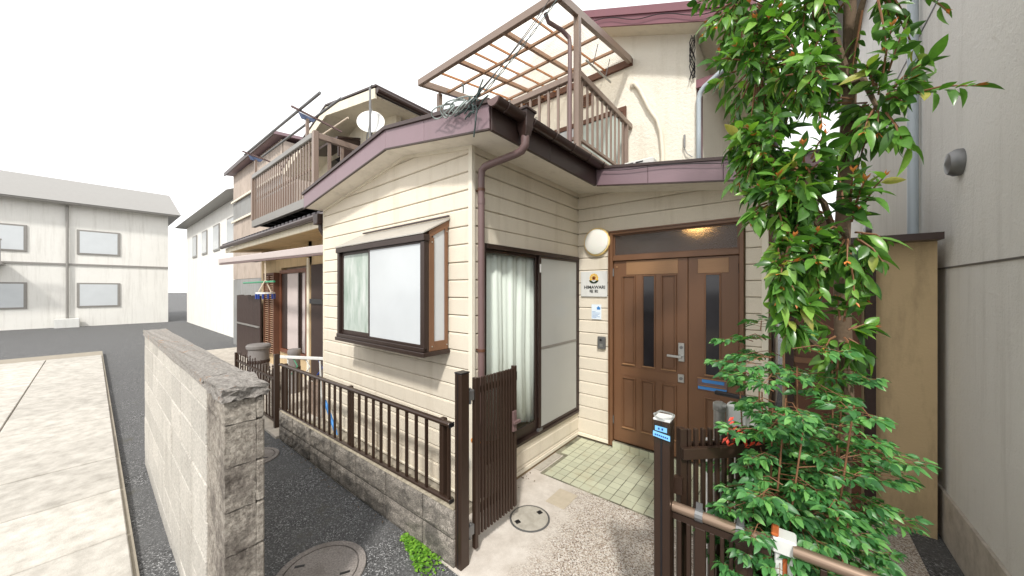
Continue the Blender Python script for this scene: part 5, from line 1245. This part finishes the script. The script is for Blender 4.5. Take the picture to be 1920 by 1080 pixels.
# ------------------------------------------------------------------ corrugated house and other far buildings
ch = thing('corrugated_house', (-12, 3, 0), 'old two-storey house clad in faded corrugated sheets, far left', 'house')
def csheet(x0, x1, y, z0, z1, mat):
    n = int((x1-x0)/.045); vs = []
    for i in range(n+1):
        x = x0+(x1-x0)*i/n; dy = .014*math.sin(i*math.pi/2); vs += [(x, y+dy, z0), (x, y+dy, z1)]
    MB().add(vs, [(2*i, 2*i+2, 2*i+3, 2*i+1) for i in range(n)]).build('corrugated_sheet', mat, ch, smooth=True)
for k, (z0, z1, m_) in enumerate(((-.1, 2.2, 'corrgrey'), (2.2, 3.35, 'corr'), (3.4, 4.2, 'corr'), (4.25, 4.9, 'corrgrey'), (4.95, 5.9, 'corr'))):
    for i in range(5): csheet(-13.4+i*.98, -13.4+i*.98+.97, 1.2+.004*i, z0, z1-.01, m_)
for z in (3.37, 4.22, 4.92): box('batten', 'trim', ch, -13.4, -8.5, 1.13, 1.17, z-.03, z+.03)
MB().box(-13.4, -8.5, 1.25, 5, -.1, 5.85).build('house_core', 'corr', ch)
MB().prism([(1.0, 5.92), (5.2, 6.3), (5.2, 6.38), (1.0, 6.0)], 'x', -13.6, -8.4).build('roof', 'mauve', ch)
box('roof_edge', 'darktrim', ch, -13.6, -8.4, .97, .999, 5.88, 6.0)
# roof top clutter seen beside the balcony
rt = thing('tiled_roof', (-13, 8, 0), 'distant low tiled roof with pinkish ridge tiles beyond the neighbour balcony', 'house')
MB().box(-16, -9.5, 8, 13, 0, 7.0).build('far_wall', 'ivorywall', rt); MB().prism([(7.6, 6.9), (10.5, 8.6), (13.4, 6.9)], 'x', -16.3, -9.2).build('far_roof', 'rooftile', rt); MB().tube([(-16.3, 10.5, 8.65), (-9.2, 10.5, 8.65)], .14, 8).build('ridge', 'stone', rt)
wf = thing('white_house', (-20, 3, 0), 'plain white plaster house farther along the lane', 'house')
MB().box(-26, -14.2, 1.6, 7, -.1, 5.6).build('wall', 'whitewall', wf); MB().prism([(1.1, 5.5), (4.3, 7.0), (7.5, 5.5)], 'x', -26.4, -13.9).build('roof', 'greyalu', wf)
for i in range(4):
    w_ = box('window', 'greyalu', wf, -24+i*2.6, -22.8+i*2.6, 1.56, 1.62, 3.6, 4.8, bevel=.01); box('pane', 'frost', w_, -23.92+i*2.6, -22.88+i*2.6, 1.55, 1.559, 3.68, 4.72)
# white plaster house on the far side of the forecourt and at the right boundary
wr = thing('plaster_house', (4, 2, 0), 'white plaster side wall of the house right of the tree', 'house')
MB().box(2.95, 6, -.6, 9, -.05, 6.2).build('wall', 'whitewall', wr); box('plinth', 'cement', wr, 2.93, 2.949, -.6, 9, -.05, .35); box('roof', 'greyalu', wr, 2.6, 6.2, -.9, 9.3, 6.2, 6.35)
w_ = box('window', 'greyalu', wr, 2.91, 2.949, 3.2, 4.4, 1.2, 2.2, bevel=.006); box('pane', 'frost', w_, 2.902, 2.9095, 3.26, 4.34, 1.26, 2.14)
# timber shed door right of wall C
sdx = thing('shed', (2.3, 2.2, 0), 'dark brown timber shed half hidden behind the shrub and tree', 'shed')
MB().box(2.0, 2.9, 1.95, 2.6, -.02, 2.2).build('shed_wall', 'tanwall', sdx); 
for i in range(2): box('shed_post', 'darkwood', sdx, 2.02+i*.5, 2.08+i*.5, 1.90, 1.949, 0, 2.2)
box('shed_panel', 'brownprint', sdx, 2.09, 2.50, 1.92, 1.948, 0, 2.0); box('shed_rail', 'framelite', sdx, 2.081, 2.51, 1.905, 1.919, 1.2, 1.25); box('shed_roof', 'darktrim', sdx, 1.95, 2.9, 1.8, 2.65, 2.2, 2.25)

fh = thing('far_house', (-30, -6, 0), 'pale far house closing the end of the lane', 'house')
MB().box(-36, -27, -16, .9, -.3, 6.4).build('wall', 'whitewall', fh); MB().prism([(-37, 6.3), (-31.5, 8.4), (-26.4, 6.3)], 'y', -16.5, 1.4).build('roof', 'greyalu', fh)
for i in range(5):
    for z in (.9, 3.7):
        w_ = box('window', 'greyalu', fh, -27.0, -26.95, -14.5+i*3, -13+i*3, z, z+1.3, bevel=.01); box('pane', 'frost', w_, -26.949, -26.94, -14.4+i*3, -13.1+i*3, z+.08, z+1.22)

for i in range(3):
    x = -14.6+i*5.9; MB().tube([(-26.9, x, 6.2), (-26.9, x, -.2)], .05, 8).build('downpipe', 'greyalu', fh)
MB().tube([(-26.5, -16.3, 6.25), (-26.5, 1.2, 6.25)], .08, 8).build('gutter', 'greyalu', fh)
box('floor_band', 'greyalu', fh, -26.999, -26.95, -16, .9, 3.1, 3.2)
bl = box('balcony_slab', 'greyalu', fh, -26.99, -25.9, -9.2, -4.6, 3.0, 3.12)
for i in range(24): box('baluster', 'greyalu', bl, -25.95, -25.91, -9.15+i*.195, -9.11+i*.195, 3.121, 4.1)
box('rail', 'greyalu', bl, -25.97, -25.89, -9.2, -4.6, 4.101, 4.17)
for i in range(2): box('outdoor_unit', 'white', fh, -26.9, -26.55, -11.2+i*8, -10.4+i*8, -.25, .35, bevel=.02)

# dead leaves and grit gathered along the wall foot and apron edge
lt = MB()
for i in range(170):
    k = rnd.random()
    if k < .55: p = Vector((rnd.uniform(-2.9, .3), -.515-abs(rnd.gauss(0, .035)), 0)); p.z = zg(p.x)+.004
    elif k < .8: p = Vector((.03+abs(rnd.gauss(0, .05)), rnd.uniform(-.4, .8), .004))
    else: p = Vector((rnd.uniform(1.2, 2.0), rnd.uniform(-.45, .6), .004))
    q = orient(Vector((rnd.uniform(-1, 1), rnd.uniform(-1, 1), .15)), rnd.uniform(-.6, .6)); L = rnd.uniform(.006, .026); w_ = L*.3
    lt.add([p, p+q @ Vector((L*.5, -w_, .003)), p+q @ Vector((L, 0, .002)), p+q @ Vector((L*.5, w_, .003))], [(0, 1, 2, 3)])
litter = lt.build('leaf_litter', 'bark', None, kind='stuff'); tag(litter, 'scattered brown leaf litter along the foot of the block wall and apron', 'leaf litter')
# fittings on the white side wall at the right
for y in (-.45, 2.6): MB().tube([(2.90, y, 6.2), (2.90, y, 0)], .035, 10).build('downpipe', 'bluegrey', wr, smooth=True)
for z in (2.0, 4.1): box('wall_joint', 'steeldull', wr, 2.944, 2.949, -.6, 9, z-.006, z+.006)
for y, z in ((.4, 2.7), (1.7, 2.7), (5, 2.7)): MB().lathe((2.949, y, z), [(.09, 0), (.09, .03), (.07, .06), (0, .075)], 18, (-1, 0, 0)).build('wall_vent', 'steeldull', wr, smooth=True)
